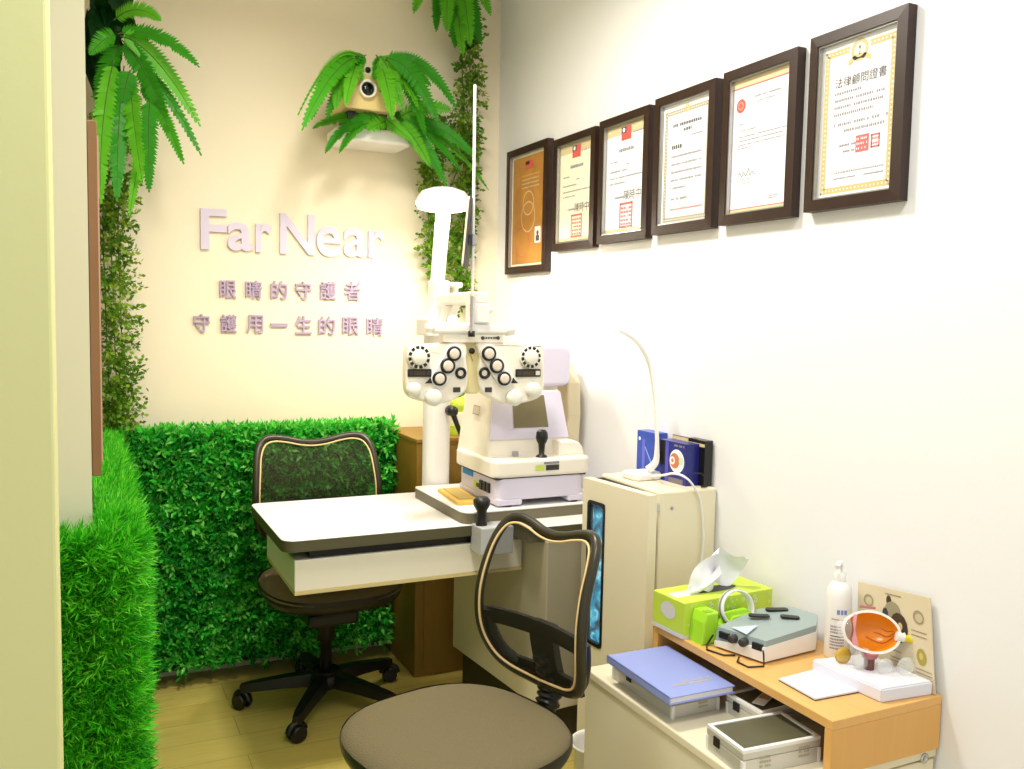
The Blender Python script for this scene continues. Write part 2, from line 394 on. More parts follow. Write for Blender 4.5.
fern(px(368, 70, 1, 3.48), 'green fern draped over the projector on the wall shelf', fr([
    ((364, 56), (303, 128), .12, .045), ((366, 55), (327, 117), .09, .05), ((362, 55), (346, 104), .05, .042), ((376, 55), (392, 117), .05, .05), ((380, 56), (402, 108), .06, .045),
    ((384, 57), (418, 108), .09, .045), ((386, 58), (438, 122), .12, .045), ((388, 60), (456, 108), .13, .042), ((360, 57), (299, 113), .17, .008), ((385, 60), (430, 85), .05, .04), ((384, 60), (425, 134), .1, .045), ((352, 62), (362, 80), .03, .035), ((382, 60), (374, 79), .03, .035), ((346, 64), (336, 108), .04, .045), ((358, 58), (312, 118), .12, .05)], 3.36))
fern(px(386, 122, 1, 3.44), 'spreading green fern growing below the projector over the white shelf', fr([
    ((372, 118), (314, 128), .04, .04), ((372, 121), (326, 152), .06, .032), ((374, 122), (340, 152), .05, .032), ((386, 118), (412, 140), .02, .04), ((392, 116), (441, 132), .03, .045), ((398, 118), (450, 110), .05, .05),
    ((400, 122), (446, 184), .09, .042), ((402, 120), (474, 156), .08, .042), ((404, 124), (487, 188), .12, .03), ((398, 124), (430, 166), .06, .04), ((400, 120), (460, 170), .08, .04), ((396, 118), (420, 128), .02, .05), ((380, 118), (352, 124), .01, .04), ((390, 120), (368, 130), .01, .04)], 3.4))
fern(px(452, -40, 1, 3.46), 'green fern hanging from the top of the right corner', fr([
    ((446, -34), (436, 30), .04, .045), ((440, -38), (414, 12), .05, .045), ((452, -36), (455, 46), .02, .052), ((456, -36), (470, 44), .02, .052), ((460, -38), (480, 42), .03, .05), ((464, -38), (490, 14), .05, .045), ((456, -40), (463, 54), .02, .045), ((450, -40), (447, 30), .02, .05)], 3.46))
def ivy(loc, label, lines, spread, n, group='hanging ivy garlands'):
    r = thing('ivy_garland', loc, label, 'plant', group)
    st = MB(); fo = MB()
    for L_ in lines:
        P = smooth_pts(L_, 10); st.tube(P, .0022, STEM, 5)
        k = int(n/len(lines)); B = []; Dd = []
        for _ in range(k):
            p = P[int(RNG.integers(0, len(P)))]
            B.append((p.x+RNG.normal()*.008, p.y+RNG.normal()*.008, p.z+RNG.normal()*.015)); Dd.append((RNG.normal()*.8+.1, -abs(RNG.normal())*.5, RNG.normal()*.6-.25))
        sprigs(fo, np.array(B), np.array(Dd), IVY, spread, 9, .019, .0068, .8, .9)
    st.build('stem', r); fo.build('foliage', r); return r
Yv = 3.5
ivy(px(106, 120, 1, Yv), 'small-leaved ivy trailing down the left corner to the hedge', [[px(x+o, y, 1, Yv+o*.004) for x, y in ((112, 100), (108, 170), (106, 230), (108, 290), (110, 350), (112, 400), (110, 432))] for o in (-3, 5, 12)], .075, 560)
ivy(px(466, 50, 1, 3.56), 'small-leaved ivy trailing down the right corner behind the lamp', [
    [px(x, y, 1, 3.54) for x, y in ((466, 10), (462, 60), (464, 110), (460, 160), (446, 200), (440, 240), (444, 262))],
    [px(x, y, 1, 3.55) for x, y in ((470, 20), (470, 70), (472, 110), (462, 180), (458, 240), (460, 300))],
    [px(x, y, 1, 3.53) for x, y in ((450, 120), (432, 160), (428, 190), (430, 240), (436, 268))],
    [px(x, y, 1, 3.55) for x, y in ((466, 130), (466, 190), (462, 250), (463, 300))]], .055, 720)
# ------------------------------------------------------------------ projector and shelf
a = px(338, 150, 1, 3.42); b = px(412, 126, 1, 3.42)
sh = MB(); zt = px(372, 128, 1, 3.42)[2]; sh.prism(rrect(b[0]-a[0], .2, .03, 5, (a[0]+b[0])/2, Y_B-.105), .055, WHITE_P, .01, Matrix.Translation((0, 0, zt-.055)))
tag(sh.build('wall_shelf', origin=((a[0]+b[0])/2, Y_B, zt-.055)), 'small rounded white shelf under the projector on back wall', 'shelf')
pj = thing('projector', (px(368, 100, 1, 3.45)[0], 3.47, zt), 'cream projector with dark round lens half hidden in ferns', 'projector')
l, t2 = px(343, 107, 1, 3.38), px(398, 79, 1, 3.38)
ctr = px(367.5, 89, 1, 3.37)
MB().prism(rrect(t2[0]-l[0], t2[2]-l[2], .02, 5, (l[0]+t2[0])/2, (l[2]+t2[2])/2), .19, mat('projector_tan', (218, 194, 130), .4), .006, Matrix(((1, 0, 0, 0), (0, 0, 1, 3.38), (0, 1, 0, 0), (0, 0, 0, 1)))).build('body', pj)
Mf = frame(ctr, (1, 0, 0), (0, 0, 1))
ln = MB().lathe([(.031, -.02), (.034, .012), (.028, .014), (.026, .004), (.0, .003)], IVORY_P, Mf, 24).build('lens_ring', pj)
lab(MB().lathe([(.025, .006), (.022, .011), (.012, .014), (0, .015)], mat('lens_glass', (6, 6, 10), .1), Mf, 24).build('lens', ln), 'black lens')
MB().box((l[0]+.03, 3.42, zt), (l[0]+.06, 3.55, l[2]+.002), BLACK).build('foot', pj)
MB().box((t2[0]-.06, 3.42, zt), (t2[0]-.03, 3.55, l[2]+.002), BLACK).build('foot', pj)
MB().lathe([(.0, .006), (.006, .006), (.006, 0)], BLACK, frame(px(381, 91, 1, 3.378), (1, 0, 0), (0, 0, 1)), 12).build('sensor', pj)
# ------------------------------------------------------------------ raised lettering on the back wall
YF = Y_B-.02
def letter(ch, x0, x1, ytop, ybot, m, depth, label, group, bold=.0):
    a = px(x0, ybot, 1, YF); b = px(x1, ytop, 1, YF)
    M = frame((a[0], Y_B-.001, a[2]), (1, 0, 0), (0, 0, 1))
    o = MB().text(ch, m, M, fit=(b[0]-a[0], b[2]-a[2]), bold=bold, extrude=depth).build('sign_letter', origin=(a[0], Y_B, a[2]))
    return tag(o, label, 'letter', group)
for ch, x0, x1, yt, yb, lb in (('F', 201, 227, 209.5, 249, 'raised lilac capital F starting the wall sign'), ('a', 228, 253, 223, 250, 'raised lilac letter a second in the wall sign'), ('r', 256, 272, 224, 252, 'raised lilac letter r third in the wall sign'),
        ('N', 280.5, 315, 215, 253.5, 'raised lilac capital N starting the second word on wall'), ('e', 317, 341.5, 227, 256, 'raised lilac letter e after the capital N'), ('a', 344, 368, 229, 256.5, 'raised lilac letter a after the letter e'), ('r', 369, 385, 231, 257.5, 'raised lilac letter r ending the wall sign')):
    letter(ch, x0, x1, yt, yb, LILAC, .012, lb, 'raised letters of the wall sign', .018)
ordn = ('first', 'second', 'third', 'fourth', 'fifth', 'sixth', 'seventh', 'eighth')
for k, (ch, x) in enumerate(zip('眼睛的守護者', (228.6, 254.4, 279.7, 304, 328.9, 353.3))):
    letter(ch, x-8.3, x+8.3, 280.5+.012*(x-228)*1, 298.5+.012*(x-228), MAROON, .01, ordn[k]+' small lilac Chinese character of upper line on wall', 'small characters of the upper line', .012)
for k, (ch, x) in enumerate(zip('守護用一生的眼睛', (202, 229.3, 255.5, 279.7, 304.3, 327.7, 351.6, 375.8))):
    yc = 323+.02*(x-202)
    if ch == '一': letter(ch, x-8.5, x+8.5, yc-1, yc+2.2, MAROON, .01, ordn[k]+' small lilac Chinese character of lower line on wall', 'small characters of the lower line', .0)
    else: letter(ch, x-8.3, x+8.3, yc-9, yc+9, MAROON, .01, ordn[k]+' small lilac Chinese character of lower line on wall', 'small characters of the lower line', .012)
# ------------------------------------------------------------------ framed certificates on the right wall
XF = W_R-.03
def dashes(mb, M, x0, x1, y, h, m, fill=.72):
    """one line of print too small to read: short strokes"""
    x = x0
    while x < x1-.002:
        wd = h*random.uniform(.6, 1.0)
        if random.random() < .93: mb.quad(*[M @ Vector(q) for q in ((x, y, 0), (min(x+wd*fill, x1), y, 0), (min(x+wd*fill, x1), y+h*random.uniform(.7, 1), 0), (x, y+h*.8, 0))], m)
        x += wd
def rect(mb, M, x0, y0, x1, y1, m, z=0): mb.quad(*[M @ Vector(q) for q in ((x0, y0, z), (x1, y0, z), (x1, y1, z), (x0, y1, z))], m)
def outline(mb, M, x0, y0, x1, y1, t, m, z=0):
    rect(mb, M, x0, y0, x1, y0+t, m, z); rect(mb, M, x0, y1-t, x1, y1, m, z); rect(mb, M, x0, y0, x0+t, y1, m, z); rect(mb, M, x1-t, y0, x1, y1, m, z)
def disc(mb, M, cx, cy, r, m, z=0, n=20, r2=0):
    pts = [(cx+r*math.cos(2*PI*k/n), cy+r*math.sin(2*PI*k/n)) for k in range(n)]
    if not r2: mb.add([M @ Vector((p[0], p[1], z)) for p in pts], [list(range(n))], m)
    else:
        q = [(cx+r2*math.cos(2*PI*k/n), cy+r2*math.sin(2*PI*k/n)) for k in range(n)]
        mb.add([M @ Vector((p[0], p[1], z)) for p in pts+q], [[k, (k+1) % n, n+(k+1) % n, n+k] for k in range(n)], m)
def ornate(mb, M, w, h, t, m):
    outline(mb, M, 0, 0, w, h, t*.35, m); outline(mb, M, t*.7, t*.7, w-t*.7, h-t*.7, t*.3, m)
    n = int((2*w+2*h)/(t*.8))
    for k in range(n):
        s = k/n*(2*w+2*h-4*t)
        ww, hh = w-t, h-t
        if s < ww: c = (t/2+s, t/2)
        elif s < ww+hh: c = (w-t/2, t/2+s-ww)
        elif s < 2*ww+hh: c = (w-t/2-(s-ww-hh), h-t/2)
        else: c = (t/2, h-t/2-(s-2*ww-hh))
        disc(mb, M, c[0], c[1], t*.42, m, .0001, 8, t*.16)
def sheet1(mb, M, w, h):
    rect(mb, M, 0, 0, w, h, PAPER_C); M2 = M @ Matrix.Translation((0, 0, .0004)); M3 = M @ Matrix.Translation((0, 0, .0008))
    rect(mb, M2, .012, .012, w-.012, h-.012, GOLDSHEET)
    rect(mb, M3, w*.40, h*.86, w*.62, h*.93, FLAG_R); rect(mb, M3, w*.40, h*.90, w*.51, h*.93, FLAG_B)
    for k in range(4): dashes(mb, M3, w*.3, w*.8, h*(.80-.035*k), .006, mat('pale_gold_print', (226, 170, 60), .5) if k == 0 else BAND)
    disc(mb, M3, w*.5, h*.56, w*.16, BAND, 0, 20, w*.145); disc(mb, M3, w*.5, h*.44, w*.2, BAND, 0, 20, w*.185)
    disc(mb, M3, w*.34, h*.22, w*.2, FLAG_R, 0, 16, w*.19)
    rect(mb, M3, w*.70, h*.2, w*.86, h*.34, PAPER); M4 = M @ Matrix.Translation((0, 0, .0012)); rect(mb, M4, w*.73, h*.215, w*.83, h*.265, INK); disc(mb, M4, w*.78, h*.285, w*.033, INK)
def sheet2(mb, M, w, h, big=1):
    base = PAPER_C if big == 0 else PAPER
    rect(mb, M, 0, 0, w, h, base); M2 = M @ Matrix.Translation((0, 0, .0004)); M3 = M @ Matrix.Translation((0, 0, .0008))
    rect(mb, M2, 0, h*.90, w, h, BAND); rect(mb, M2, 0, 0, w, h*.05, BAND); outline(mb, M2, .006, .006, w-.006, h-.006, .002, GREYP)
    rect(mb, M3, w*.38, h*.845, w*.62, h*.965, FLAG_R); rect(mb, M @ Matrix.Translation((0, 0, .0012)), w*.38, h*.91, w*.5, h*.965, FLAG_B)
    disc(mb, M @ Matrix.Translation((0, 0, .0016)), w*.44, h*.937, w*.03, PAPER)
    dashes(mb, M3, w*.33, w*.7, h*.745, .013, INK_L, .8)
    for y, x0, x1 in ((.66, .12, .3), (.62, .5, .6), (.57, .12, .55), (.51, .12, .9), (.46, .12, .5), (.89, .65, .95)): dashes(mb, M3, w*x0, w*x1, h*y, .006, INK_L)
    dashes(mb, M3, w*.25, w*.5, h*.325, .008, INK_L)
    mb.text('陳時中', INK, M3 @ Matrix.Translation((w*.68, h*.345, 0)), size=.036)
    outline(mb, M3, w*.38, h*.05, w*.70, h*.28, .007, SEAL)
    for i in range(4):
        for j in range(5): dashes(mb, M3, w*(.42+.065*i), w*(.42+.065*i)+.012, h*(.075+.036*j), .009, SEAL, .9)
def sheet4(mb, M, w, h):
    rect(mb, M, 0, 0, w, h, PAPER); M2 = M @ Matrix.Translation((.012, .008, .0004)); M3 = M @ Matrix.Translation((0, 0, .0008))
    ornate(mb, M2, w-.024, h-.03, .014, GREYP); disc(mb, M3, w*.5, h*.93, .013, GOLD, 0, 16, .006)
    dashes(mb, M3, w*.22, w*.82, h*.80, .011, INK, .7); dashes(mb, M3, w*.44, w*.6, h*.75, .011, INK, .7); dashes(mb, M3, w*.6, w*.82, h*.70, .005, INK_L)
    dashes(mb, M3, w*.2, w*.42, h*.62, .015, INK, .7)
    for k in range(5): dashes(mb, M3, w*.2, w*(.82 if k < 4 else .5), h*(.55-.065*k), .008, INK_L, .7)
    dashes(mb, M3, w*.2, w*.55, h*.2, .008, INK_L); dashes(mb, M3, w*.2, w*.85, h*.115, .007, SEAL, .6); disc(mb, M3, w*.45, h*.17, .014, BAND, 0, 16, .011)
def sheet5(mb, M, w, h):
    rect(mb, M, 0, 0, w, h, PAPER); M3 = M @ Matrix.Translation((0, 0, .0006))
    rect(mb, M3, 0, h*.935, w, h, BAND); rect(mb, M3, 0, h*.0, w, h*.035, BAND); rect(mb, M3, 0, h*.925, w, h*.935, SEAL); rect(mb, M3, 0, h*.035, w, h*.042, SEAL)
    disc(mb, M3, w*.15, h*.80, .019, FLAG_R); disc(mb, M @ Matrix.Translation((0, 0, .0012)), w*.15, h*.80, .012, mat('seal_pale', (226, 130, 110), .6), 0, 16, .007)
    dashes(mb, M3, w*.38, w*.82, h*.835, .006, INK_L); dashes(mb, M3, w*.42, w*.72, h*.80, .004, INK_L)
    for y, x0, x1 in ((.66, .12, .28), (.61, .12, .42), (.565, .12, .92), (.535, .12, .88), (.505, .12, .9), (.48, .12, .4)): dashes(mb, M3, w*x0, w*x1, h*y, .0035, INK_L, .9)
    P = [(w*.15+w*.30*t, h*.29+math.sin(t*26)*.006*(1-.3*t)+(.01 if .55 < t < .62 else 0)) for t in np.linspace(0, 1, 50)]
    mb.tube([M3 @ Vector((p[0], p[1], 0)) for p in P], .0009, INK, 4)
    for y, x1 in ((.25, .38), (.235, .32), (.22, .4)): dashes(mb, M3, w*.15, w*x1, h*y, .003, INK_L)
    dashes(mb, M3, w*.66, w*.86, h*.1, .003, INK_L); dashes(mb, M3, w*.66, w*.8, h*.085, .003, INK_L)
def sheet6(mb, M, w, h):
    rect(mb, M, 0, 0, w, h, PAPER); M2 = M @ Matrix.Translation((.012, .012, .0004)); M3 = M @ Matrix.Translation((0, 0, .0008))
    ornate(mb, M2, w-.024, h-.03, .015, GOLD); M4 = M @ Matrix.Translation((0, 0, .0014))
    disc(mb, M3, w*.5, h*.91, .032, PAPER); disc(mb, M4, w*.5, h*.91, .026, GOLD, 0, 24, .017); disc(mb, M4, w*.5, h*.93, .004, GOLD); rect(mb, M4, w*.5-.002, h*.88, w*.5+.002, h*.93, GOLD)
    P = [(w*.5-.034+.068*t, h*.845+.010*math.sin(PI*t)) for t in np.linspace(0, 1, 9)]
    mb.add([M4 @ Vector((p[0], p[1]+dy, 0)) for p in P for dy in (-.006, .006)], [[2*i, 2*i+2, 2*i+3, 2*i+1] for i in range(8)], GOLD)
    mb.text('法律顧問證書', INK, M3 @ Matrix.Translation((w*.52, h*.735, 0)), size=.026)
    for k, (y, x0, x1) in enumerate(((.66, .2, .55), (.615, .2, .85), (.57, .2, .82), (.525, .2, .7), (.46, .2, .88), (.415, .34, .88))): dashes(mb, M3, w*x0, w*x1, h*y, .008, INK_L, .6)
    dashes(mb, M3, w*.28, w*.5, h*.325, .006, INK_L); dashes(mb, M3, w*.34, w*.5, h*.285, .006, INK_L)
    rect(mb, M3, w*.50, h*.27, w*.665, h*.375, SEAL); outline(mb, M3, w*.69, h*.28, w*.80, h*.365, .004, SEAL)
    for i in range(3): dashes(mb, M4, w*.515, w*.65, h*(.285+.03*i), .006, PAPER, .5)
    for i in range(2): dashes(mb, M3, w*.70, w*.79, h*(.30+.03*i), .006, SEAL, .6)
    dashes(mb, M3, w*.2, w*.88, h*.155, .006, INK_L, .5); dashes(mb, M3, w*.2, w*.52, h*.12, .004, INK_L); dashes(mb, M3, w*.62, w*.86, h*.12, .004, INK_L)
k_ = (XF)/1.502
def zz(z): return EYE+(z-EYE)*k_
FR = [(3.200, 2.861, 1.587, 2.060, sheet1, 'dark framed gold certificate with small portrait photo, nearest the corner'),
      (2.815, 2.531, 1.654, 2.042, lambda *a: sheet2(*a, 0), 'dark framed cream certificate with flag and red seal, beside the gold one'),
      (2.506, 2.227, 1.661, 2.049, lambda *a: sheet2(*a, 1), 'dark framed white certificate with flag and red seal, third from the corner'),
      (2.198, 1.923, 1.667, 2.056, sheet4, 'dark framed white certificate with grey ornate border'),
      (1.892, 1.625, 1.669, 2.059, sheet5, 'dark framed white letter with red round logo and signature'),
      (1.586, 1.318, 1.674, 2.065, sheet6, 'dark framed certificate with gold emblem and border, nearest the camera')]
for y1, y0, z0, z1, fn, lb in FR:
    y1, y0, z0, z1 = y1*k_, y0*k_, zz(z0), zz(z1)
    r = thing('framed_certificate', (W_R, (y0+y1)/2, z0), lb, 'framed certificate', 'certificates in a row on right wall')
    fw = .024; fm = MB(); X0, X1 = XF, W_R-.001
    sc = (y1-y0)/.29; fw = .027
    # mitred moulding: four trapezoid bars
    O = [(y1, z0), (y0, z0), (y0, z1), (y1, z1)]; I = [(y1-fw, z0+fw), (y0+fw, z0+fw), (y0+fw, z1-fw), (y1-fw, z1-fw)]
    for k in range(4):
        a, b, c, d = O[k], O[(k+1) % 4], I[(k+1) % 4], I[k]
        V = [(X0+.002, *a), (X0+.002, *b), (X0, *c), (X0, *d), (X1, *a), (X1, *b), (X1, *c), (X1, *d)]
        fm.add(V, [[0, 1, 2, 3], [7, 6, 5, 4], [0, 4, 5, 1], [2, 6, 7, 3], [0, 3, 7, 4], [1, 5, 6, 2]], DKFRAME)
    fo = fm.build('frame', r)
    fi = MB(); g = .004
    a0, a1, b0, b1 = y0+fw, y1-fw, z0+fw, z1-fw
    for lo, hi in (((a0, b0), (a1, b0+g)), ((a0, b1-g), (a1, b1)), ((a0, b0+g), (a0+g, b1-g)), ((a1-g, b0+g), (a1, b1-g))): fi.box((X0+.004, lo[0], lo[1]), (X0+.014, hi[0], hi[1]), SILVER)
    fi.build('silver_fillet', fo)
    sh = MB(); M = frame((X0+.017, a1, b0), (0, -1, 0), (0, 0, 1)); fn(sh, M, a1-a0, b1-b0)
    sh.box((X0+.0172, a0, b0), (X0+.020, a1, b1), PAPER_C)
    sh.build('certificate', r)
    MB().quad((X0+.010, a1-.003, b0+.003), (X0+.010, a0+.003, b0+.003), (X0+.010, a0+.003, b1-.003), (X0+.010, a1-.003, b1-.003), GLASS).build('glass', r)
# ------------------------------------------------------------------ brown cabinet in the corner
bx = thing('wooden_cabinet', (1.40, 3.4, 0), 'tall brown wooden cabinet standing in corner behind the white column', 'cabinet')
MB().box((1.155, 3.22, 0), (W_R-.004, 3.585, .93), BROWNW, .003).build('body', bx)
MB().box((1.150, 3.212, .93), (W_R-.004, 3.588, .945), BROWNW, .003).build('top', bx)
MB().box((1.19, 3.214, .03), (1.40, 3.222, .915), BROWNW, .002).box((1.404, 3.214, .03), (1.63, 3.222, .915), BROWNW, .002).build('door', bx)
q = px(458, 430, 1, 3.32)
pk = thing('storage_tin', (q[0], 3.32, .945), 'small lime and cream tin behind column on brown cabinet', 'tin')
MB().prism(rrect(.085, .085, .012), .04, LIME, .003, Matrix.Translation((q[0], 3.32, .945))).build('base', pk)
MB().prism(rrect(.078, .078, .012), .05, IVORY_P, .003, Matrix.Translation((q[0], 3.32, .985))).build('body', pk)
lb_ = MB().lathe([(.0, .105), (.02, .105), (.034, .085), (.034, .045), (0, .045)], LIME, Matrix.Translation((q[0], 3.32, .99)), 16).build('lid', pk)
sg = thing('leaf_sprig', (q[0]-.005, 3.30, 1.095), 'small green leaf sprig lying on the lime tin', 'leaf')
lm = MB()
for k in range(7):
    an = k*.9; d = Vector((math.cos(an)*.03, math.sin(an)*.02, .03+.008*k)); c = Vector((q[0]-.005, 3.30, 1.095)); sd = d.cross(Vector((.2, -1, .3))).normalized()*.009
    lm.add([c, c+d*.5+sd, c+d, c+d*.5-sd], [[0, 1, 2, 3]], FERN[0])
lm.build('leaf', sg)
# ------------------------------------------------------------------ refraction unit: table, tray, body, column and lamp
ru = thing('refraction_unit', (1.2, 2.85, 0), 'white examination table unit with lit lamp column and dark edges', 'examination unit')
TZ = .757
def slab(mb, poly, z1, z0, top, edge, lip=.004):
    mb.prism(poly, z1-z0-lip, edge, 0, Matrix.Translation((0, 0, z0))); mb.prism(poly, lip, top, .0015, Matrix.Translation((0, 0, z1-lip)), 1)
x0, x1, y0, y1 = .517, 1.13, 2.575, 3.135
slab_mb = MB(); P = []
for cx, cy, a0 in ((x1-.004, y1-.004, 0), (x0+.025, y1-.025, 90), (x0+.04, y0+.04, 180), (x1-.004, y0+.004, 270)):
    r = .004 if cx > 1 else (.025 if cy > 3 else .04)
    for i in range(7): a = math.radians(a0+15*i); P.append((cx+r*math.cos(a), cy+r*math.sin(a)))
slab(slab_mb, P, TZ, TZ-.036, TABLE_W, TABLE_E); slab_mb.build('sliding_tabletop', ru)
MB().box((.60, 2.60, TZ-.062), (1.30, 3.06, TZ-.036), BLACK).build('slide_rail', ru)
ap = MB(); ap.box((.553, 2.59, .598), (1.30, 3.03, .692), mat('apron_white', (240, 234, 216), .35), .003); ap.box((.553, 2.588, .588), (1.30, 3.03, .598), mat('beige_trim', (214, 196, 140), .5)); apo = ap.build('apron', ru)
bm_ = MB(); P2 = [(1.262, 2.47), (W_R-.003, 2.47), (W_R-.003, 3.12), (1.131, 3.12), (1.131, 2.68), (1.262, 2.68)]
slab(bm_, P2, TZ, TZ-.05, TABLE_W, TABLE_E); bm_.build('fixed_tabletop', ru)
ca, sa = math.cos(math.radians(5)), math.sin(math.radians(5))
bd_ = MB(); Mb = Matrix.Translation((1.27, 3.11, 0)) @ Matrix.Rotation(math.radians(4.5), 4, 'Z')
bd_.box((0, -.66, .15), (.33, 0, .71), CREAM_P, .004, Mb); bd_.build('unit_body', ru)
MB().box((.03, -.62, 0), (.30, -.03, .15), mat('toe_kick', (64, 60, 40), .6), 0, Mb).build('plinth', ru)
# column
cx_, cy_ = 1.178, 3.105
lo_r = (px(448, 440, 1, cy_)[0]-px(424, 440, 1, cy_)[0])/2; cx_ = (px(448, 440, 1, cy_)[0]+px(424, 440, 1, cy_)[0])/2
zc = px(440, 320, 1, cy_)[2]; zc2 = px(440, 281, 1, cy_)[2]; cxu = (px(433.5, 250, 1, cy_)[0]+px(447, 250, 1, cy_)[0])/2; zl = px(443, 212, 1, cy_)[2]
MB().prism(rrect(2*lo_r, 2*lo_r, lo_r*.8), zc-TZ, WHITE_P, .004, Matrix.Translation((cx_, cy_, TZ))).build('column', ru)
ur = (px(447, 250, 1, cy_)[0]-px(433.5, 250, 1, cy_)[0])/2
cb = MB(); cb.prism(rrect(2.35*ur, .075, .012), zc2-zc+.02, WHITE_P, .004, Matrix.Translation((cxu-.004, cy_, zc-.02)))
lx = px(425, 326, 1, 3.03)[0]; cb.box((lx, 3.0, px(430, 336, 1, 3.03)[2]), (cxu, 3.13, px(430, 318, 1, 3.03)[2]), WHITE_P, .006); cb.build('column_collar', ru)
MB().tube([(cxu-.01, cy_, zc2-.01), (cxu+.0, cy_, (zc2+zl)/2), (cxu+.012, cy_, zl+.02)], ur, WHITE_P, 20).build('lamp_pole', ru)
lc = px(443.5, 200, 1, cy_); lr = (px(470, 200, 1, cy_)[0]-px(417, 200, 1, cy_)[0])/2*.97
zt_, zb_ = px(443, 186, 1, cy_)[2]-.005, px(443, 214, 1, cy_)[2]+.012
lh = MB().lathe([(0, zt_), (lr*.45, zt_-.003), (lr*.8, zt_-.016), (lr*.97, zt_-.04), (lr, zt_-.055)], WHITE_P, Matrix.Translation((lc[0], cy_, 0)), 40).build('lamp_head', ru)
lab(MB().lathe([(lr, zt_-.055), (lr*.99, zb_+.02), (lr*.9, zb_+.006), (lr*.7, zb_), (0, zb_)], EMIT, Matrix.Translation((lc[0], cy_, 0)), 40).build('lamp_diffuser', ru), 'glowing warm white diffuser')
ld = bpy.data.lights.new('lamp_light', 'AREA'); ld.shape = 'DISK'; ld.size = lr*1.8; ld.energy = 7.0; ld.color = (1, .92, .76)
lo = bpy.data.objects.new('lamp_light', ld); COL.objects.link(lo); lo.location = (lc[0], cy_, zb_-.01)
# arm carrying the phoropter
PY = 2.60
za = px(460, 299, 1, 2.85)[2]; xr = px(475, 300, 1, PY)[0]
A0_, A1_ = Vector((cxu, cy_, za)), Vector((xr+.012, PY-.02, za)); Ma = frame(A0_, A1_-A0_, (0, 0, 1)); AL = (A1_-A0_).length
zb_arm = px(470, 322, 1, PY)[2]
am_ = MB(); am_.box((0, -.022, -.026), (AL, .020, .026), WHITE_P, .008, Ma); am_.box((AL-.075, zb_arm-za-.004, -.030), (AL, -.015, .030), WHITE_P, .006, Ma)
am_.prism([(.10, -.022), (.24, -.022), (.12, -.10), (.03, -.10)], .03, WHITE_P, .003, Ma @ Matrix.Translation((0, 0, -.015))); am_.build('phoropter_arm', ru)
kx = px(457, 293, 1, 2.9)
MB().lathe([(0, .036), (.022, .036), (.024, .028), (.022, .02), (.009, .016), (.009, 0)], WHITE_P, Matrix.Translation((cxu-.035, 2.86, za+.02)), 18).build('arm_knob', ru)
# lever on the column
q0, q1 = px(452, 411, 1, 3.03), px(463, 441, 1, 3.0)
lv_ = MB(); lv_.lathe([(0, .02), (.018, .018), (.02, 0), (.02, -.02)], BLACK, frame((q0[0], 3.03, q0[2]), (1, 0, 0), (0, 0, 1)), 16); lv_.tube([q0, q0.lerp(q1, .5), q1], [.011, .009, .007], BLACK, 10); lab(lv_.build('lever', ru), 'black clamp lever')
# clamp block with black joystick
cl = MB(); cl.box((1.112, 2.50, TZ-.085), (1.225, 2.5855, TZ+.004), mat('clamp_grey', (186, 188, 190), .4), .004); clo = cl.build('clamp', ru)
j = px(481.5, 518, 1, 2.545)
lab(MB().lathe([(0, .078), (.016, .078), (.024, .070), (.023, .056), (.014, .04), (.0125, .012), (.016, .004), (.016, 0)], BLACK, Matrix.Translation((j[0], 2.545, TZ+.004)) @ Matrix.Scale(1.15, 4), 20).build('joystick', clo), 'black joystick knob')
# instrument tray resting on the table
tr = MB(); P = []
for cx, cy, a0 in ((W_R-.01, 3.03, 0), (1.10, 3.035, 90), (1.125, 2.615, 180), (W_R-.01, 2.588, 270)):
    r = .004 if cx > 1.5 else (.015 if cy > 3 else .04)
    for i in range(7): a = math.radians(a0+15*i); P.append((cx+r*math.cos(a), cy+r*math.sin(a)))
slab(tr, P, TZ+.04, TZ, TABLE_W, mat('taupe_edge', (112, 104, 82), .5), .006)
tag(tr.build('instrument_tray', origin=(1.35, 2.8, TZ)), 'raised white instrument tray with dark edge on examination table', 'tray')
TT = TZ+.0402
ex = MB(); ca_ = [px(*q, 2, TT) for q in ((437, 490), (459, 504), (480, 499.5), (462, 486.5))]
cc = sum(ca_, Vector())/4; ex_ = (px(437, 490, 2, TT)-px(459, 504, 2, TT))
Me = frame((1.158, 2.80, TT), (.09, 1, 0), (-1, .09, 0))
th = thing('chin_paper_pad', (1.158, 2.80, TT), 'yellow tray pad of chin papers on the white instrument tray', 'paper pad')
MB().prism(rrect(.24, .085, .008), .012, mat('yellow_card', (226, 186, 84), .5), .002, Me).build('base', th)
MB().prism(rrect(.19, .05, .004), .003, mat('khaki_paper', (190, 164, 92), .6), .001, Me @ Matrix.Translation((.01, 0, .0121))).build('papers', th)
# ------------------------------------------------------------------ phoropter
ph = thing('phoropter', (px(474, 370, 1, PY)[0], PY, px(474, 404, 1, PY)[2]), 'white twin-dial phoropter with black-ringed lenses hanging above examination table', 'phoropter')
MPH = Matrix(((1, 0, 0, 0), (0, 0, 1, PY), (0, 1, 0, 0), (0, 0, 0, 1)))     # local xy -> room xz, local z -> +y
def q2(x, y, yy=PY): p = px(x, y, 1, yy); return (p[0], p[2])
def spl(P, n=5): return [(p.x, p.y) for p in smooth_pts([Vector((a, b, 0)) for a, b in P], n, True)]
def pface(x, y, yy):   # a frame on the instrument's face, z towards the examiner
    p = px(x, y, 1, yy); return frame((p[0], yy, p[2]), (1, 0, 0), (0, 0, 1))
scale = (px(500, 360, 1, PY)[0]-px(490, 360, 1, PY)[0])/10
LP = [(408, 347.5), (414, 345.5), (442, 343.5), (463.5, 342.5), (467.6, 351), (466.8, 359), (468.3, 372), (467, 389), (456, 399), (441, 404), (427, 402.5), (413, 398.5), (407, 390), (406.2, 370)]
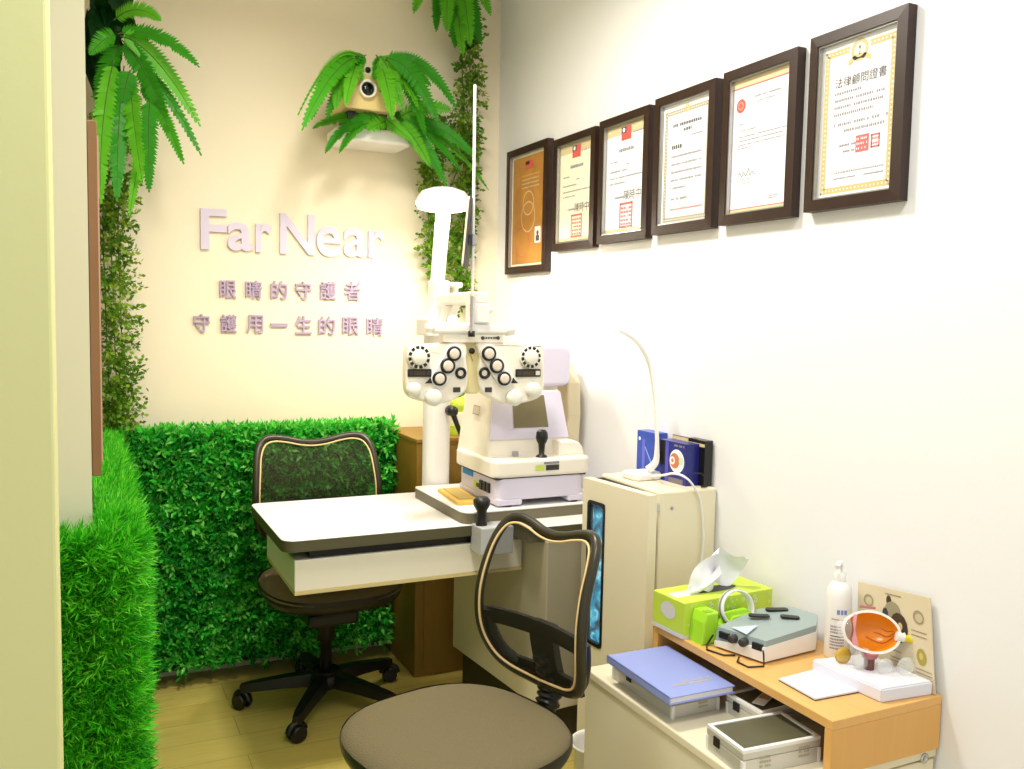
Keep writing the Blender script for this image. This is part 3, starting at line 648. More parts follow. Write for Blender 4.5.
RP = [(479, 342), (510, 343), (538, 344.3), (543, 347), (544.6, 369), (543.8, 391), (537, 399), (522, 403.5), (509, 404.6), (491.7, 398.5), (480.5, 389), (478.6, 372), (480, 359), (478, 350)]
RING = mat('white_dial', (236, 232, 220), .35); LENSG = mat('pale_lens', (220, 208, 192), .15); KN = clear('frosted_knob', (236, 240, 226), .25, .2)
for P, cs, nm in ((LP, [(417.6, 357), (407.5, 431, 368.9, 377), [(453.6, 353.6, 6.4), (447.3, 365.8, 6.6), (439, 378.5, 6.2)], (460.5, 373, 5.2), [(412.5, 389.2, 6), (432, 397.3, 7)], (456.7, 389.7), (429, 381)], 'left_battery'),
                  (RP, [(529, 357), (515.3, 540, 368.9, 377), [(488.4, 353.6, 6.6), (496.3, 365.8, 6.6), (503.7, 378.5, 6.2)], (484.3, 373, 5.4), [(531.6, 389.3, 6.4), (512.8, 397.3, 7)], (488.3, 389.7), (514, 381)], 'right_battery')):
    half = MB().prism(spl([q2(*p) for p in P], 4), .045, IVORY_P, .008, MPH, 3).build('lens_battery', ph)
    fy = PY-.0005
    (dx, dy), win, rings, ap_, kns, rc, tri = cs
    M = pface(dx, dy, fy); R = 10*scale
    d = MB().lathe([(R*1.05, 0), (R*1.05, .012), (R, .015), (R*.72, .015)], RING, M, 36)
    for k in range(12):
        a0_, a1_ = k*PI/6, k*PI/6+PI/9
        vs = [M @ Vector((r*math.cos(a), r*math.sin(a), .0156)) for a in np.linspace(a0_, a1_, 4) for r in (R*.72, R*1.0)]
        d.add(vs, [[0, 1, 3, 2], [2, 3, 5, 4], [4, 5, 7, 6]], BLACK)
    d.lathe([(R*.72, .015), (R*.68, .022), (R*.6, .024), (0, .024)], RING, M, 28); d.build('dial', half)
    a, b = px(win[0], win[3], 1, fy), px(win[1], win[2], 1, fy)
    wv = MB().box((a[0], fy-.008, a[2]), (b[0], fy+.004, b[2]), BLACK, .003); w3 = (b[0]-a[0])
    dk3 = mat('scale_brown', (70, 54, 24), .4)
    for f0, f1, mm in ((.05, .2, DKGREY), (.25, .72, dk3), (.78, .95, RING if nm[0] == 'r' else DKGREY)): wv.box((a[0]+w3*f0, fy-.0086, a[2]+.006), (a[0]+w3*f1, fy-.007, b[2]-.006), mm)
    wv.build('scale_window', half)
    # capsule carrying the cylinder knobs
    pa, pb = px(rings[0][0], rings[0][1], 1, fy), px(rings[2][0], rings[2][1], 1, fy); dv = (pb-pa); L3 = dv.length
    Mc = frame((pa+pb)/2, dv, Vector((0, -1, 0)).cross(dv))
    cps = MB(); Pc = rrect(L3+17*scale, 16.5*scale, 8.2*scale, 8); cps.prism(Pc, .01, WHITE_P, .003, frame((pa+pb)/2 + Vector((0, 0, 0)), dv, Vector((0, -1, 0)).cross(dv))); cps.build('cylinder_plate', half)
    for kx2, ky2, kr in rings:
        M = pface(kx2, ky2, fy-.01); kr *= scale
        MB().lathe([(kr*1.02, 0), (kr*1.02, .009), (kr*.76, .009), (kr*.76, .004)], BLACK, M, 26).lathe([(kr*.76, .004), (kr*.7, .011), (kr*.5, .012), (0, .012)], LENSG, M, 22).build('knob', half)
    M = pface(ap_[0], ap_[1], fy); kr = ap_[2]*scale
    MB().lathe([(kr, 0), (kr, .006), (kr*.75, .008), (kr*.5, .002)], BLACK, M, 24).lathe([(kr*.5, .002), (0, .002)], mat('aperture_cream', (240, 228, 206), .3), M, 20).build('aperture', half)  # plain cream disc fills the aperture
    for kx2, ky2, kr in kns:
        M = pface(kx2, ky2, fy); kr *= scale
        MB().lathe([(kr*1.05, 0), (kr*1.1, .018), (kr*.95, .026), (kr*.5, .03), (0, .03)], mat('frosted_white', (232, 232, 220), .25), M, 24).build('wheel', half)
    p = px(rc[0], rc[1], 1, fy); MB().box((p[0]-3.4*scale, fy-.003, p[2]-2.2*scale), (p[0]+3.4*scale, fy+.003, p[2]+2.2*scale), DKGREY, .001).build('level_window', half)
    p = pface(tri[0], tri[1], fy-.011); t_ = scale; s_ = 1 if nm[0] == 'l' else -1
    MB().prism([(-4*t_*s_, -2*t_), (3*t_*s_, -2*t_), (1*t_*s_, 3*t_), (-1*t_*s_, .5*t_)][::s_], .004, BLACK, 0, p).build('pointer', half)
br = [q2(*p) for p in ((464, 341), (483, 341), (481, 356), (483, 372), (482, 389), (479, 394), (469, 394), (466, 389), (467, 372), (466, 356))]
cp = MB().prism(br, .03, mat('khaki_cream', (216, 202, 148), .45), .004, Matrix.Translation((0, .012, 0)) @ MPH).build('centre_bracket', ph)
MB().lathe([(2.6*scale, 0), (2.6*scale, .008), (0, .008)], BLACK, pface(471.4, 351, PY+.012), 14).build('screw', cp)
MB().prism([(-2.6*scale, 2*scale), (0, -5*scale), (2.6*scale, 2*scale)], .006, GOLD, 0, pface(472.5, 355.5, PY+.012)).build('centre_pointer', cp)
za_, zb2 = px(470, 322.5, 1, PY)[2], px(470, 334.5, 1, PY)[2]; xl, xrr = px(434, 330, 1, PY)[0], px(506, 330, 1, PY)[0]
br_ = (za_-zb2)/2
Mx = frame((xl, PY+.01, (za_+zb2)/2), (0, 1, 0), (0, 0, 1))
bar = MB().prism(rrect(.045, br_*2, .012), xrr-xl, WHITE_P, .003, Mx).build('bar', ph)
MB().lathe([(0, 0), (br_*1.15, 0), (br_*1.25, .006), (br_*1.2, .028), (br_*.8, .034), (0, .034)], WHITE_P, Matrix.Translation((xrr, PY+.01, (za_+zb2)/2)) @ Matrix.Rotation(PI/2, 4, 'Y'), 20).build('knob', bar)
MB().lathe([(0, 0), (br_*.8, 0), (br_*.85, .006), (br_*.8, .022), (0, .024)], WHITE_P, Matrix.Translation((xl, PY+.01, (za_+zb2)/2)) @ Matrix.Rotation(-PI/2, 4, 'Y'), 20).build('knob', bar)
a, b = px(443, 342.5, 1, PY), px(503, 334, 1, PY)
up_ = MB().box((a[0], PY-.004, a[2]), (b[0], PY+.04, b[2]), IVORY_P, .003)
for f in (484, 486.5, 489, 491.5, 494, 496): p = px(f, 338, 1, PY-.005); up_.box((p[0]-.9*scale, PY-.006, p[2]-scale*.8), (p[0]+.6*scale, PY-.003, p[2]+scale*.8), INK)
for f in (482.6, 498): p = px(f, 338, 1, PY-.005); up_.lathe([(1.6*scale, 0), (1.6*scale, .003), (0, .003)], INK, pface(f, 338, PY-.004), 12)
up_.build('pd_plate', ph)
p = px(486, 322, 1, PY+.02)
MB().lathe([(0, .055), (.021, .055), (.024, .047), (.021, .036), (.009, .03), (.009, 0)], WHITE_P, Matrix.Translation((p[0], PY+.015, za_-.004)), 18).build('knob', ph)
p = px(461, 322, 1, PY+.02)
MB().lathe([(0, .026), (.014, .022), (.018, .01), (.016, 0)], WHITE_P, Matrix.Translation((p[0]-.03, PY+.015, za_-.003)), 16).build('knob', ph)
# rod and near card
r0, r1 = px(475, 85, 1, PY-.035), px(472.5, 296, 1, PY-.035); r2 = px(471.5, 331, 1, PY-.035)
MB().tube([r0, r1], .0042*1.2, WHITE_P, 8).build('near_rod', ph)
MB().tube([r1, r2], .0075, CHROME, 10).lathe([(0, 0), (.011, 0), (.011, -.018), (0, -.018)], BLACK, Matrix.Translation(r2), 12).build('rod_clip', ph)
c0, c1 = px(469.5, 198, 1, PY-.05), px(464, 267, 1, PY-.02)
crd = MB(); cax = (c0-c1).normalized(); Mk = frame((c0+c1)/2, Vector((.50, .866, 0)), cax)
fl_ = 1 if (Mk.to_3x3() @ Vector((0, 0, 1))).x < 0 else -1; crd.prism(rrect(.11, (c0-c1).length, .01), .006, mat('cream_card', (240, 226, 196), .5), .001, Mk); crd.prism(rrect(.113, (c0-c1).length+.004, .012), .002, INK, 0, Mk @ Matrix.Translation((0, 0, -.0022 if fl_ > 0 else .0062)))
crd.build('near_card', ph)
p = px(473.5, 240, 1, PY-.04); MB().box((p[0]-.008, PY-.05, p[2]-.018), (p[0]+.006, PY-.025, p[2]+.018), GREYCL, .003).build('card_clip', ph)
# ------------------------------------------------------------------ autorefractor
ar = thing('autorefractor', (1.37, 2.78, TT), 'cream and lavender desktop eye-testing machine with small dark screen', 'eye-testing machine')
b0 = px(495, 500, 1, 2.6); 
XA0, XA1 = 1.205, 1.545
lo_ = MB()
Pb = rrect(XA1-XA0-.012, .33, .03, 6, (XA0+XA1)/2, 2.765)
lo_.prism(Pb, .072, LAV_P, .006, Matrix.Translation((0, 0, TT+.022)))
lo_.box((XA0+.006, 2.60, TT+.004), (XA0+.10, 2.93, TT+.03), LAV_P, .008); lo_.box((XA1-.07, 2.60, TT+.004), (XA1-.006, 2.93, TT+.03), LAV_P, .008)
lw = lo_.build('base', ar)
for fx in (XA0+.05, XA1-.04):
    MB().lathe([(.016, 0), (.018, .005), (.0, .006)], BLACK, Matrix.Translation((fx, 2.62, TT)), 14).build('foot', lw)
    MB().lathe([(.016, 0), (.018, .005), (.0, .006)], BLACK, Matrix.Translation((fx, 2.91, TT)), 14).build('foot', lw)
prt = MB()
for k in range(3): prt.box((XA0-.0015, 2.655+.03*k, TT+.04), (XA0+.01, 2.675+.03*k, TT+.072), BLACK, .002)
prt.build('ports', lw)
lab(MB().box((XA0+.003, 2.74, TT+.04), (XA0+.014, 2.79, TT+.06), LIME, .001).box((XA0+.0025, 2.737, TT+.043), (XA0+.004, 2.765, TT+.057), DKGREY).build('label_plate', lw), 'small lime label')
lab(MB().box((XA0+.003, 2.80, TT+.070), (XA0+.014, 2.89, TT+.092), mat('blue_sticker', (44, 130, 200), .4), .001).build('sticker', lw), 'blue sticker')
zl0 = TT+.097
md = MB(); md.prism(rrect(XA1-XA0+.03, .345, .035, 6, (XA0+XA1)/2+.004, 2.768), .058, IVORY_P, .010, Matrix.Translation((0, 0, zl0)), 3); mdl = md.build('moving_stage', ar)
MB().box((XA0, 2.605, TT+.092), (XA1, 2.93, zl0+.001), DKGREY).build('stage_gap', ar)
p = px(541, 467, 1, 2.594)
tg_ = MB(); Mq = frame((1.345, 2.594, zl0+.018), (1, 0, 0), (0, 0, 1)); rect(tg_, Mq, 0, .002, .035, .017, LIME); rect(tg_, Mq, .04, .001, .09, .019, DKGREY); rect(tg_, Mq, 0, .022, .03, .032, WHITE_P); rect(tg_, Mq, .032, .022, .09, .030, INK_L); tg_.build('rating_label', mdl)
zs = zl0+.058
# tower: left face cream, front lavender with the screen
tz1 = px(500, 395, 1, 2.76)[2]+.015
xt0, xt1 = 1.222, 1.565
def loft(mb, lo, z0, hi, z1, m, steps=1):
    n = len(lo); V = [(p[0], p[1], z0) for p in lo]+[(p[0], p[1], z1) for p in hi]
    mb.add(V, [[k, (k+1) % n, n+(k+1) % n, n+k] for k in range(n)]+[list(range(n))[::-1], list(range(n, 2*n))], m)
tw = MB(); loft(tw, rrect(.325, .275, .02, 4, 1.372, 2.82), zs-.004, rrect(.265, .23, .02, 4, 1.378, 2.85), tz1, IVORY_P); two = tw.build('tower', ar)
# front panel (tilted): lies on the sloping front
zz0, zz1 = zs+.055, tz1-.004
def fpt(u, v, off=.004):
    """u,v in 0..1 across the sloping front"""
    z = zz0+(zz1-zz0)*v; f = (z-zs)/(tz1-zs); w_ = .325*(1-f)+.265*f; y = (2.82-.1375)*(1-f)+(2.85-.115)*f; cx = 1.372*(1-f)+1.378*f
    return Vector((cx-w_/2+.004+u*(w_-.008), y-off, z))
pn = MB(); q = [fpt(*a) for a in ((0, 0), (1, 0), (1, 1), (0, 1))]; q_ = [fpt(*a, -.004) for a in ((0, 0), (1, 0), (1, 1), (0, 1))]
pn.add(q+q_, [[0, 1, 2, 3], [0, 4, 5, 1], [2, 6, 7, 3], [0, 3, 7, 4], [1, 5, 6, 2]], LAV_P); pno = pn.build('front_panel', two)
sc = MB(); q = [fpt(a, b, .0065) for a, b in ((.29, .24), (.75, .24), (.74, .93), (.27, .93))]; q_ = [fpt(a, b, .003) for a, b in ((.275, .21), (.765, .21), (.755, .96), (.255, .96))]
sc.add(q, [[0, 1, 2, 3]], mat('olive_screen', (116, 106, 70), .15)); sc.add(q_+q, [[0, 1, 5, 4], [1, 2, 6, 5], [2, 3, 7, 6], [3, 0, 4, 7]], LAV_P); sc.build('screen', two)
lp = MB(); xa = 1.222; 
q = px(479, 413, 0, 1.236); Ml = frame((1.2245, q[1]+.02, q[2]-.005), (.0, -1, 0), (.16, 0, 1)); rect(lp, Ml @ Matrix.Translation((0, 0, .004)), 0, 0, .055, .032, mat('beige_label', (206, 190, 160), .5)); outline(lp, Ml @ Matrix.Translation((0, 0, .0045)), 0, 0, .055, .032, .003, INK_L); lp.build('nameplate', two)
# printer bulge and joystick
MB().prism([(1.46, zs-.002), (1.56, zs-.002), (1.553, zs+.025), (1.54, zs+.042), (1.52, zs+.05), (1.46, zs+.05)], .06, IVORY_P, .008, Matrix(((1, 0, 0, 0), (0, 0, 1, 2.64), (0, 1, 0, 0), (0, 0, 0, 1))), 3).build('printer', ar)
MB().box((1.30, 2.665, zs-.002), (1.318, 2.68, zs+.018), GREYCL, .002).build('power_button', ar)
jx = px(541.5, 456, 1, 2.635)
lab(MB().lathe([(0, .093), (.012, .092), (.019, .084), (.021, .066), (.017, .052), (.012, .045), (.009, .01), (.019, .004), (.02, 0)], BLACK, Matrix.Translation((jx[0], 2.635, zs)), 22).build('joystick', ar), 'black joystick')
hc = px(556, 369, 1, 2.76); hx0 = px(538, 369, 1, 2.74)[0]; hx1 = px(567.5, 369, 1, 2.74)[0]; hz1, hz0 = px(556, 347.5, 1, 2.74)[2], px(556, 384.5, 1, 2.74)[2]
MB().prism(rrect(hx1-hx0+.075, hz1-hz0+.012, .03, 6, (hx0+hx1)/2-.022, (hz0+hz1)/2), .16, LAV_P, .012, Matrix(((1, 0, 0, 0), (0, 0, 1, 2.74), (0, 1, 0, 0), (0, 0, 0, 1))), 3).build('measuring_head', ar)
MB().box((hx0-.02, 2.77, hz0-.035), (hx1-.02, 2.87, hz0+.004), IVORY_P, .006).build('head_mount', ar)
P = [(2.80, zs), (2.98, zs), (2.99, hz0+.04), (2.95, hz0+.085), (2.86, hz0+.07), (2.80, hz0+.0), (2.79, zs+.12)]
MB().prism(P, .055, mat('beige_plastic', (220, 206, 172), .4), .008, Matrix(((0, 0, 1, 1.575), (1, 0, 0, 0), (0, 1, 0, 0), (0, 0, 0, 1))), 3).build('chin_rest_frame', ar)
# ------------------------------------------------------------------ office chairs
def make_chair(name, label, group, ws=1.0, drop=0.0, setback=0.0):
    """origin on the floor under the column; faces local -y"""
    r = thing(name, (0, 0, 0), label, 'office chair', group)
    BACK = ('back_frame', 'piping', 'backrest_mesh', 'lumbar_support', 'spine')
    def prof(u, v):    # y of the back surface at width u and height v
        t = (v-.56)/.40
        return .20 + .035*t*t*1.4 - .050*math.sin(PI*min(1, max(0, t))*.9) - .9*u*u
    half = [(0, .932), (.05, .937), (.10, .949), (.15, .956), (.185, .945), (.205, .905), (.213, .84), (.218, .77), (.217, .70), (.205, .645), (.175, .60), (.13, .577), (.07, .567), (0, .563)]
    half = [(u*ws, v) for u, v in half]
    loop = half + [(-u, v) for u, v in half[-2:0:-1]]
    ring = smooth_pts([(u, prof(u, v), v) for u, v in loop], 4, True)
    MB().tube(ring, .0125, mat('dark_olive_frame', (44, 40, 24), .35), 10, True).build('back_frame', r)
    ins = [(u*.945, v*.94+.76*.06) for u, v in loop]
    ring2 = smooth_pts([(u, prof(u, v)-.0115, v) for u, v in ins], 4, True)
    lab(MB().tube(ring2, .0032, BEIGE, 6, True).build('piping', r), 'beige piping')
    # mesh: radial grid inside the loop
    mm = MB(); n = len(loop); V = []; Fc = []
    K = 6
    for k in range(K+1):
        f = k/K
        for u, v in loop: uu, vv = u*f*.98, .76+(v-.76)*f*.98; V.append((uu, prof(uu, vv)-.004, vv))
    for k in range(K):
        for i in range(n): Fc.append([k*n+i, k*n+(i+1) % n, (k+1)*n+(i+1) % n, (k+1)*n+i])
    mm.add(V, Fc, MESH_F, True); mm.build('backrest_mesh', r)
    # lumbar support and spine behind the mesh
    lum = MB(); us = np.linspace(-.205, .205, 17)
    for z0, z1, nm in ((.685, .725, 0), (.57, .605, 1)):
        V = []
        for u in us:
            uu = u*(1 if not nm else .75)
            for dz, dy in ((z0, .012), (z1, .012), (z1, .026), (z0, .026)): V.append((uu*ws, prof(uu*ws, dz)+dy, dz))
        Fc = []
        for i in range(len(us)-1):
            for k in range(4): Fc.append([i*4+k, i*4+(k+1) % 4, i*4+4+(k+1) % 4, i*4+4+k])
        lum.add(V, Fc+[[0, 1, 2, 3], [len(V)-4, len(V)-3, len(V)-2, len(V)-1]], BLACK)
    for s in (-1, 1):
        P = [(s*u*ws, prof(u*ws, v)+.016, v) for u, v in ((.203, .72), (.205, .69), (.19, .645), (.165, .61), (.12, .588))]; lum.tube(smooth_pts(P, 4), .016, BLACK, 8)
    lum.build('lumbar_support', r)
    V = []; zs_ = np.linspace(.56, .72, 8)
    sp = MB()
    for z in zs_:
        for x, dy in ((-.042, .014), (.042, .014), (.035, .04), (-.035, .04)): V.append((x, prof(0, z)+dy, z))
    sp.add(V, [[i*4+k, i*4+(k+1) % 4, i*4+4+(k+1) % 4, i*4+4+k] for i in range(7) for k in range(4)]+[[3, 2, 1, 0], [28, 29, 30, 31]], BLACK); sp.build('spine', r)
    P = smooth_pts([(0, prof(0, .58)+.03, .60), (0, .245, .52), (0, .235, .46), (0, .18, .405), (0, .08, .395)], 12)
    rr = [.026+(.006 if (i//2) % 2 else 0) for i in range(len(P))]
    MB().tube(P, rr, BLACK, 14).build('bellows', r)
    # seat
    st = MB(); n = 40; sx, sy, sc_ = .245, .24, -.045
    rings = [(0, .479, 1), (.35, .479, 1), (.7, .477, 1), (.88, .473, 1), (.96, .464, 1), (1.0, .450, 1)]
    V = []; Fc = []
    for f, z, _ in rings:
        for k in range(n):
            a = 2*PI*k/n; c, s = math.cos(a), math.sin(a); e = .72
            x = math.copysign(abs(c)**e, c)*sx*f*(1-.06*math.copysign(1, s)*abs(s)); y = math.copysign(abs(s)**e, s)*sy*f+sc_
            zz_ = z + .02 - (.014*max(0, -s)**2*f**3)
            V.append((x, y, zz_))
    for i in range(len(rings)-1):
        for k in range(n): Fc.append([i*n+k, i*n+(k+1) % n, (i+1)*n+(k+1) % n, (i+1)*n+k])
    st.add(V, Fc, SEAT_F, True); st.build('seat', r)
    sh_ = MB(); V = []; Fc = []
    for f, z in ((1.0, .482), (1.005, .465), (.99, .452), (.95, .436), (.8, .418), (.5, .385), (0, .365)):
        for k in range(n):
            a = 2*PI*k/n; c, s = math.cos(a), math.sin(a); e = .75
            V.append((math.copysign(abs(c)**e, c)*sx*f*(1-.06*s*abs(s)*(f > .9)), math.copysign(abs(s)**e, s)*sy*f+sc_, z-(.014*max(0, -s)**2 if f > .9 else 0)))
    for i in range(6):
        for k in range(n): Fc.append([i*n+k, i*n+(k+1) % n, (i+1)*n+(k+1) % n, (i+1)*n+k])
    sh_.add(V, Fc, BLACK, True); sh_.build('seat_shell', r)
    MB().box((-.09, -.12, .325), (.09, .09, .372), BLACK, .012).tube([(.06, -.02, .345), (.2, -.02, .345), (.23, -.02, .34)], .006, BLACK, 8).build('tilt_mechanism', r)
    MB().lathe([(.03, .34), (.03, .24), (.022, .235), (.022, .10)], BLACK, None, 20).lathe([(.05, .13), (.05, .075), (.035, .06), (0, .06)], BLACK, None, 20).build('gas_lift', r)
    b = MB().lathe([(0, .125), (.055, .122), (.062, .105), (.06, .075), (0, .07)], BLACK, None, 24)
    arms = []
    for k in range(5):
        a = math.radians(165+72*k); c, s = math.cos(a), math.sin(a); tt = Vector((-s, c, 0)); dd = Vector((c, s, 0))
        V = []
        for rr_, hw, zt2, zb3 in ((.04, .03, .122, .076), (.15, .026, .112, .074), (.27, .020, .094, .064), (.30, .014, .088, .062)):
            p = dd*rr_; V += [p-tt*hw+Vector((0, 0, zb3)), p+tt*hw+Vector((0, 0, zb3)), p+tt*hw*.75+Vector((0, 0, zt2)), p-tt*hw*.75+Vector((0, 0, zt2))]
        b.add(V, [[i*4+k2, i*4+(k2+1) % 4, i*4+4+(k2+1) % 4, i*4+4+k2] for i in range(3) for k2 in range(4)]+[[12, 13, 14, 15]], BLACK)
        arms.append((dd, tt))
    b.build('star_base', r)
    for dd, tt in arms:
        p = dd*.295; ca2 = MB(); ax = (tt*.8+dd*.6).normalized()
        ca2.tube([p+Vector((0, 0, .085)), p+Vector((0, 0, .05))], .009, BLACK, 10)
        for s in (-1, 1):
            c0_ = p + ax*s*.008 + Vector((0, 0, .0285)); c1_ = p + ax*s*.026 + Vector((0, 0, .0285)); ca2.tube([c0_, c0_+(c1_-c0_)*.2, c0_+(c1_-c0_)*.8, c1_], [.024, .0285, .0285, .024], BLACK, 22)
        hd = [p + Vector((0, 0, .0285)) + (ax.cross(Vector((0, 0, 1))))*math.cos(t)*.031 + Vector((0, 0, 1))*math.sin(t)*.031 for t in np.linspace(.15, PI-.15, 9)]
        ca2.tube(hd, .012, BLACK, 8); ca2.build('caster', r)
    for o in [q for q in bpy.data.objects if q.parent == r]:
        if o.name.split('.')[0] in BACK: o.location.z -= drop; o.location.y += setback
    return r
far = make_chair('office_chair', 'black mesh office chair tucked behind the white table against the hedge', 'mesh office chairs', 1.05)
far.location = (.783, 3.13, 0)
near = make_chair('office_chair', 'mesh office chair in the foreground with empty olive-grey seat', 'mesh office chairs', .83, .045, .03)
near.location = (.800, 1.825, 0); near.rotation_euler = (0, 0, math.radians(-74))
# ------------------------------------------------------------------ tall cream cabinet with lit slot
uv = thing('sterilising_cabinet', (1.53, 2.19, 0), 'tall cream cabinet with narrow blue lit window in its door', 'cabinet')
MB().box((1.456, 2.045, 0), (W_R-.003, 2.36, .938), CREAM_P, .006).build('body', uv)
MB().box((1.425, 2.12, .01), (1.456, 2.35, .928), mat('door_gap_shade', (24, 22, 14), .7)).build('door_frame', uv)  # frame coloured near black to paint in the shade of the door gap
pA = Vector((1.368, 2.319, 0)); pB = Vector((1.397, 2.012, 0)); Md = frame(pA, pB-pA, (0, 0, 1)); WD = (pB-pA).length
# door slab with a real opening: built as a ring of boxes round the slot, z local points to the room's -x
s0, s1, sz0, sz1 = .030, .112, .44, .875
dr = MB(); Tk = .030
for a, b in (((0, 0.02), (s0, .938)), ((s1, .02), (WD, .938)), ((s0, .02), (s1, sz0)), ((s0, sz1), (s1, .938))):
    dr.box((a[0], a[1], -Tk), (b[0], b[1], 0), CREAM_P, 0, Md)
dro = dr.build('door', uv)
rim = MB(); o = rrect(s1-s0+.004, sz1-sz0+.004, .014, 5, (s0+s1)/2, (sz0+sz1)/2); i_ = rrect(s1-s0-.016, sz1-sz0-.016, .010, 5, (s0+s1)/2, (sz0+sz1)/2)
n = len(o); rim.add([Md @ Vector((p[0], p[1], .003)) for p in o]+[Md @ Vector((p[0], p[1], .002)) for p in i_]+[Md @ Vector((p[0], p[1], -.014)) for p in i_]+[Md @ Vector((p[0], p[1], -.002)) for p in o],
    [[k, (k+1) % n, n+(k+1) % n, n+k] for k in range(n)]+[[n+k, n+(k+1) % n, 2*n+(k+1) % n, 2*n+k] for k in range(n)]+[[3*n+k, 3*n+(k+1) % n, (k+1) % n, k] for k in range(n)], BLACK)
rim.build('window_rim', dro)
def uvmat():
    m = bpy.data.materials.new('blue_lit_interior'); m.use_nodes = True; nt = m.node_tree; b = nt.nodes['Principled BSDF']; L = nt.links.new
    tc = nt.nodes.new('ShaderNodeTexCoord'); mp = nt.nodes.new('ShaderNodeMapping'); mp.inputs['Scale'].default_value = (30, 30, 26); mp.inputs['Rotation'].default_value = (.5, 0, 0)
    nz = nt.nodes.new('ShaderNodeTexNoise'); nz.inputs['Scale'].default_value = .7; nz.inputs['Detail'].default_value = 2; nz.inputs['Distortion'].default_value = 1.2
    cr = nt.nodes.new('ShaderNodeValToRGB'); e = cr.color_ramp.elements; e[0].position = .34; e[0].color = lin((0, 52, 70))+(1,); e[1].position = .74; e[1].color = lin((210, 250, 255))+(1,)  # pale end of the ramp paints pane reflections as streaks
    for p, c in ((.48, (6, 112, 150)), (.6, (40, 180, 214))): q = cr.color_ramp.elements.new(p); q.color = lin(c)+(1,)
    L(tc.outputs['Object'], mp.inputs[0]); L(mp.outputs[0], nz.inputs['Vector']); L(nz.outputs['Fac'], cr.inputs[0]); L(cr.outputs[0], b.inputs['Emission Color']); b.inputs['Emission Strength'].default_value = .62
    b.inputs['Base Color'].default_value = (.01, .03, .04, 1); return m
lab(MB().box((s0+.004, sz0+.004, -.020), (s1-.004, sz1-.004, -.012), uvmat(), 0, Md).build('lit_interior', dro), 'cyan lit interior')
MB().box((s0+.006, sz0+.006, -.006), (s1-.006, sz1-.006, -.004), GLASS, 0, Md).build('window_pane', dro)
hg = MB()
for z in (.895, .1): hg.tube([(1.418, 2.030, z), (1.452, 2.045, z)], .006, CHROME, 8); hg.box((1.436, 2.035, z-.012), (1.452, 2.05, z+.012), CHROME, .002)
hg.build('hinge', uv)
qs = px(672, 508, 1, 2.044); MB().lathe([(.005, 0), (.005, .002), (0, .003)], GREYCL, frame((qs[0], 2.0445, qs[2]), (1, 0, 0), (0, 0, 1)), 12).build('screw', uv)
# ------------------------------------------------------------------ on top of it
CT = .9382
dl = thing('desk_lamp', (1.545, 2.25, CT), 'slim white desk lamp with arched arm on the cream cabinet', 'desk lamp')
pb = [px(*q, 2, CT) for q in ((617, 474), (632, 480.5), (656, 478.5), (641, 471))]
bl = MB(); Mb2 = frame((1.530, 2.245, CT), (pb[2]-pb[1]), (pb[0]-pb[1]))
bl.prism(rrect(.105, .085, .02, 6), .022, WHITE_P, .007, Mb2, 3); bl.build('base', dl)
na = [px(x, y, 1, yy) for x, y, yy in ((648, 470, 2.22), (655.5, 462, 2.22), (657, 448, 2.22), (656.5, 425, 2.225), (654.5, 395, 2.24), (650, 367, 2.25), (642, 349, 2.25), (632, 338, 2.25), (619, 330.5, 2.25))]
na = smooth_pts(na, 6)
nk = MB(); V = []; 
for i, p in enumerate(na):
    t = (na[min(i+1, len(na)-1)]-na[max(i-1, 0)]).normalized(); sd = Vector((.35, .94, 0)); nn = t.cross(sd).normalized(); hw = .011 if i > 14 else .015-.0003*i; ht = .0035 if i > 14 else .009-.0004*i
    for a, b in ((-1, -1), (1, -1), (1, 1), (-1, 1)): V.append(p+sd*hw*a+nn*ht*b)
nk.add(V, [[i*4+k, i*4+(k+1) % 4, i*4+4+(k+1) % 4, i*4+4+k] for i in range(len(na)-1) for k in range(4)]+[[3, 2, 1, 0], [len(V)-4, len(V)-3, len(V)-2, len(V)-1]], WHITE_P, False); nk.build('arm', dl)
cd = [px(652, 476.5, 2, CT+.012), px(664, 475, 1, 2.13), px(673, 473.5, 1, 2.09), px(683, 476, 1, 2.05), px(692, 484, 1, 2.035), px(700, 500, 1, 2.037), px(703, 525, 1, 2.037), px(703, 550, 1, 2.037), px(700, 572, 1, 2.036), px(700, 600, 1, 2.036)]
MB().tube(smooth_pts(cd, 8), .0034, WHITE_P, 8).build('cord', dl)
def boxthing(name, label, A, B, depth, z1, m_front, m_side, group):
    """carton whose front runs from A to B (room xy), depth towards the wall"""
    A, B = Vector(A), Vector(B); d = (B-A).to_3d(); r = thing(name, (A.x, A.y, CT), label, 'box', group)
    M = frame((A.x, A.y, CT), d, (0, 0, 1)); L_ = d.length; H_ = z1-CT
    return r, M, L_, H_
NAVY = mat('navy_card', (38, 44, 150), .3, var=(12, (24, 28, 90))); SKY = mat('blue_sky_card', (60, 96, 200), .3, var=(14, (40, 60, 160))); DKC = mat('black_card', (18, 18, 14), .3); GREYC = mat('grey_card', (120, 110, 118), .4)
G = 'small cartons on cream cabinet'
r, M, L_, H_ = boxthing('carton', 'light blue carton with a diagonal streak behind the white lamp', (1.61, 2.395), (1.612, 2.295), .04, 1.066, SKY, NAVY, G)
MB().box((0, 0, -.045), (L_, H_, 0), SKY, .001, M).build('body', r)
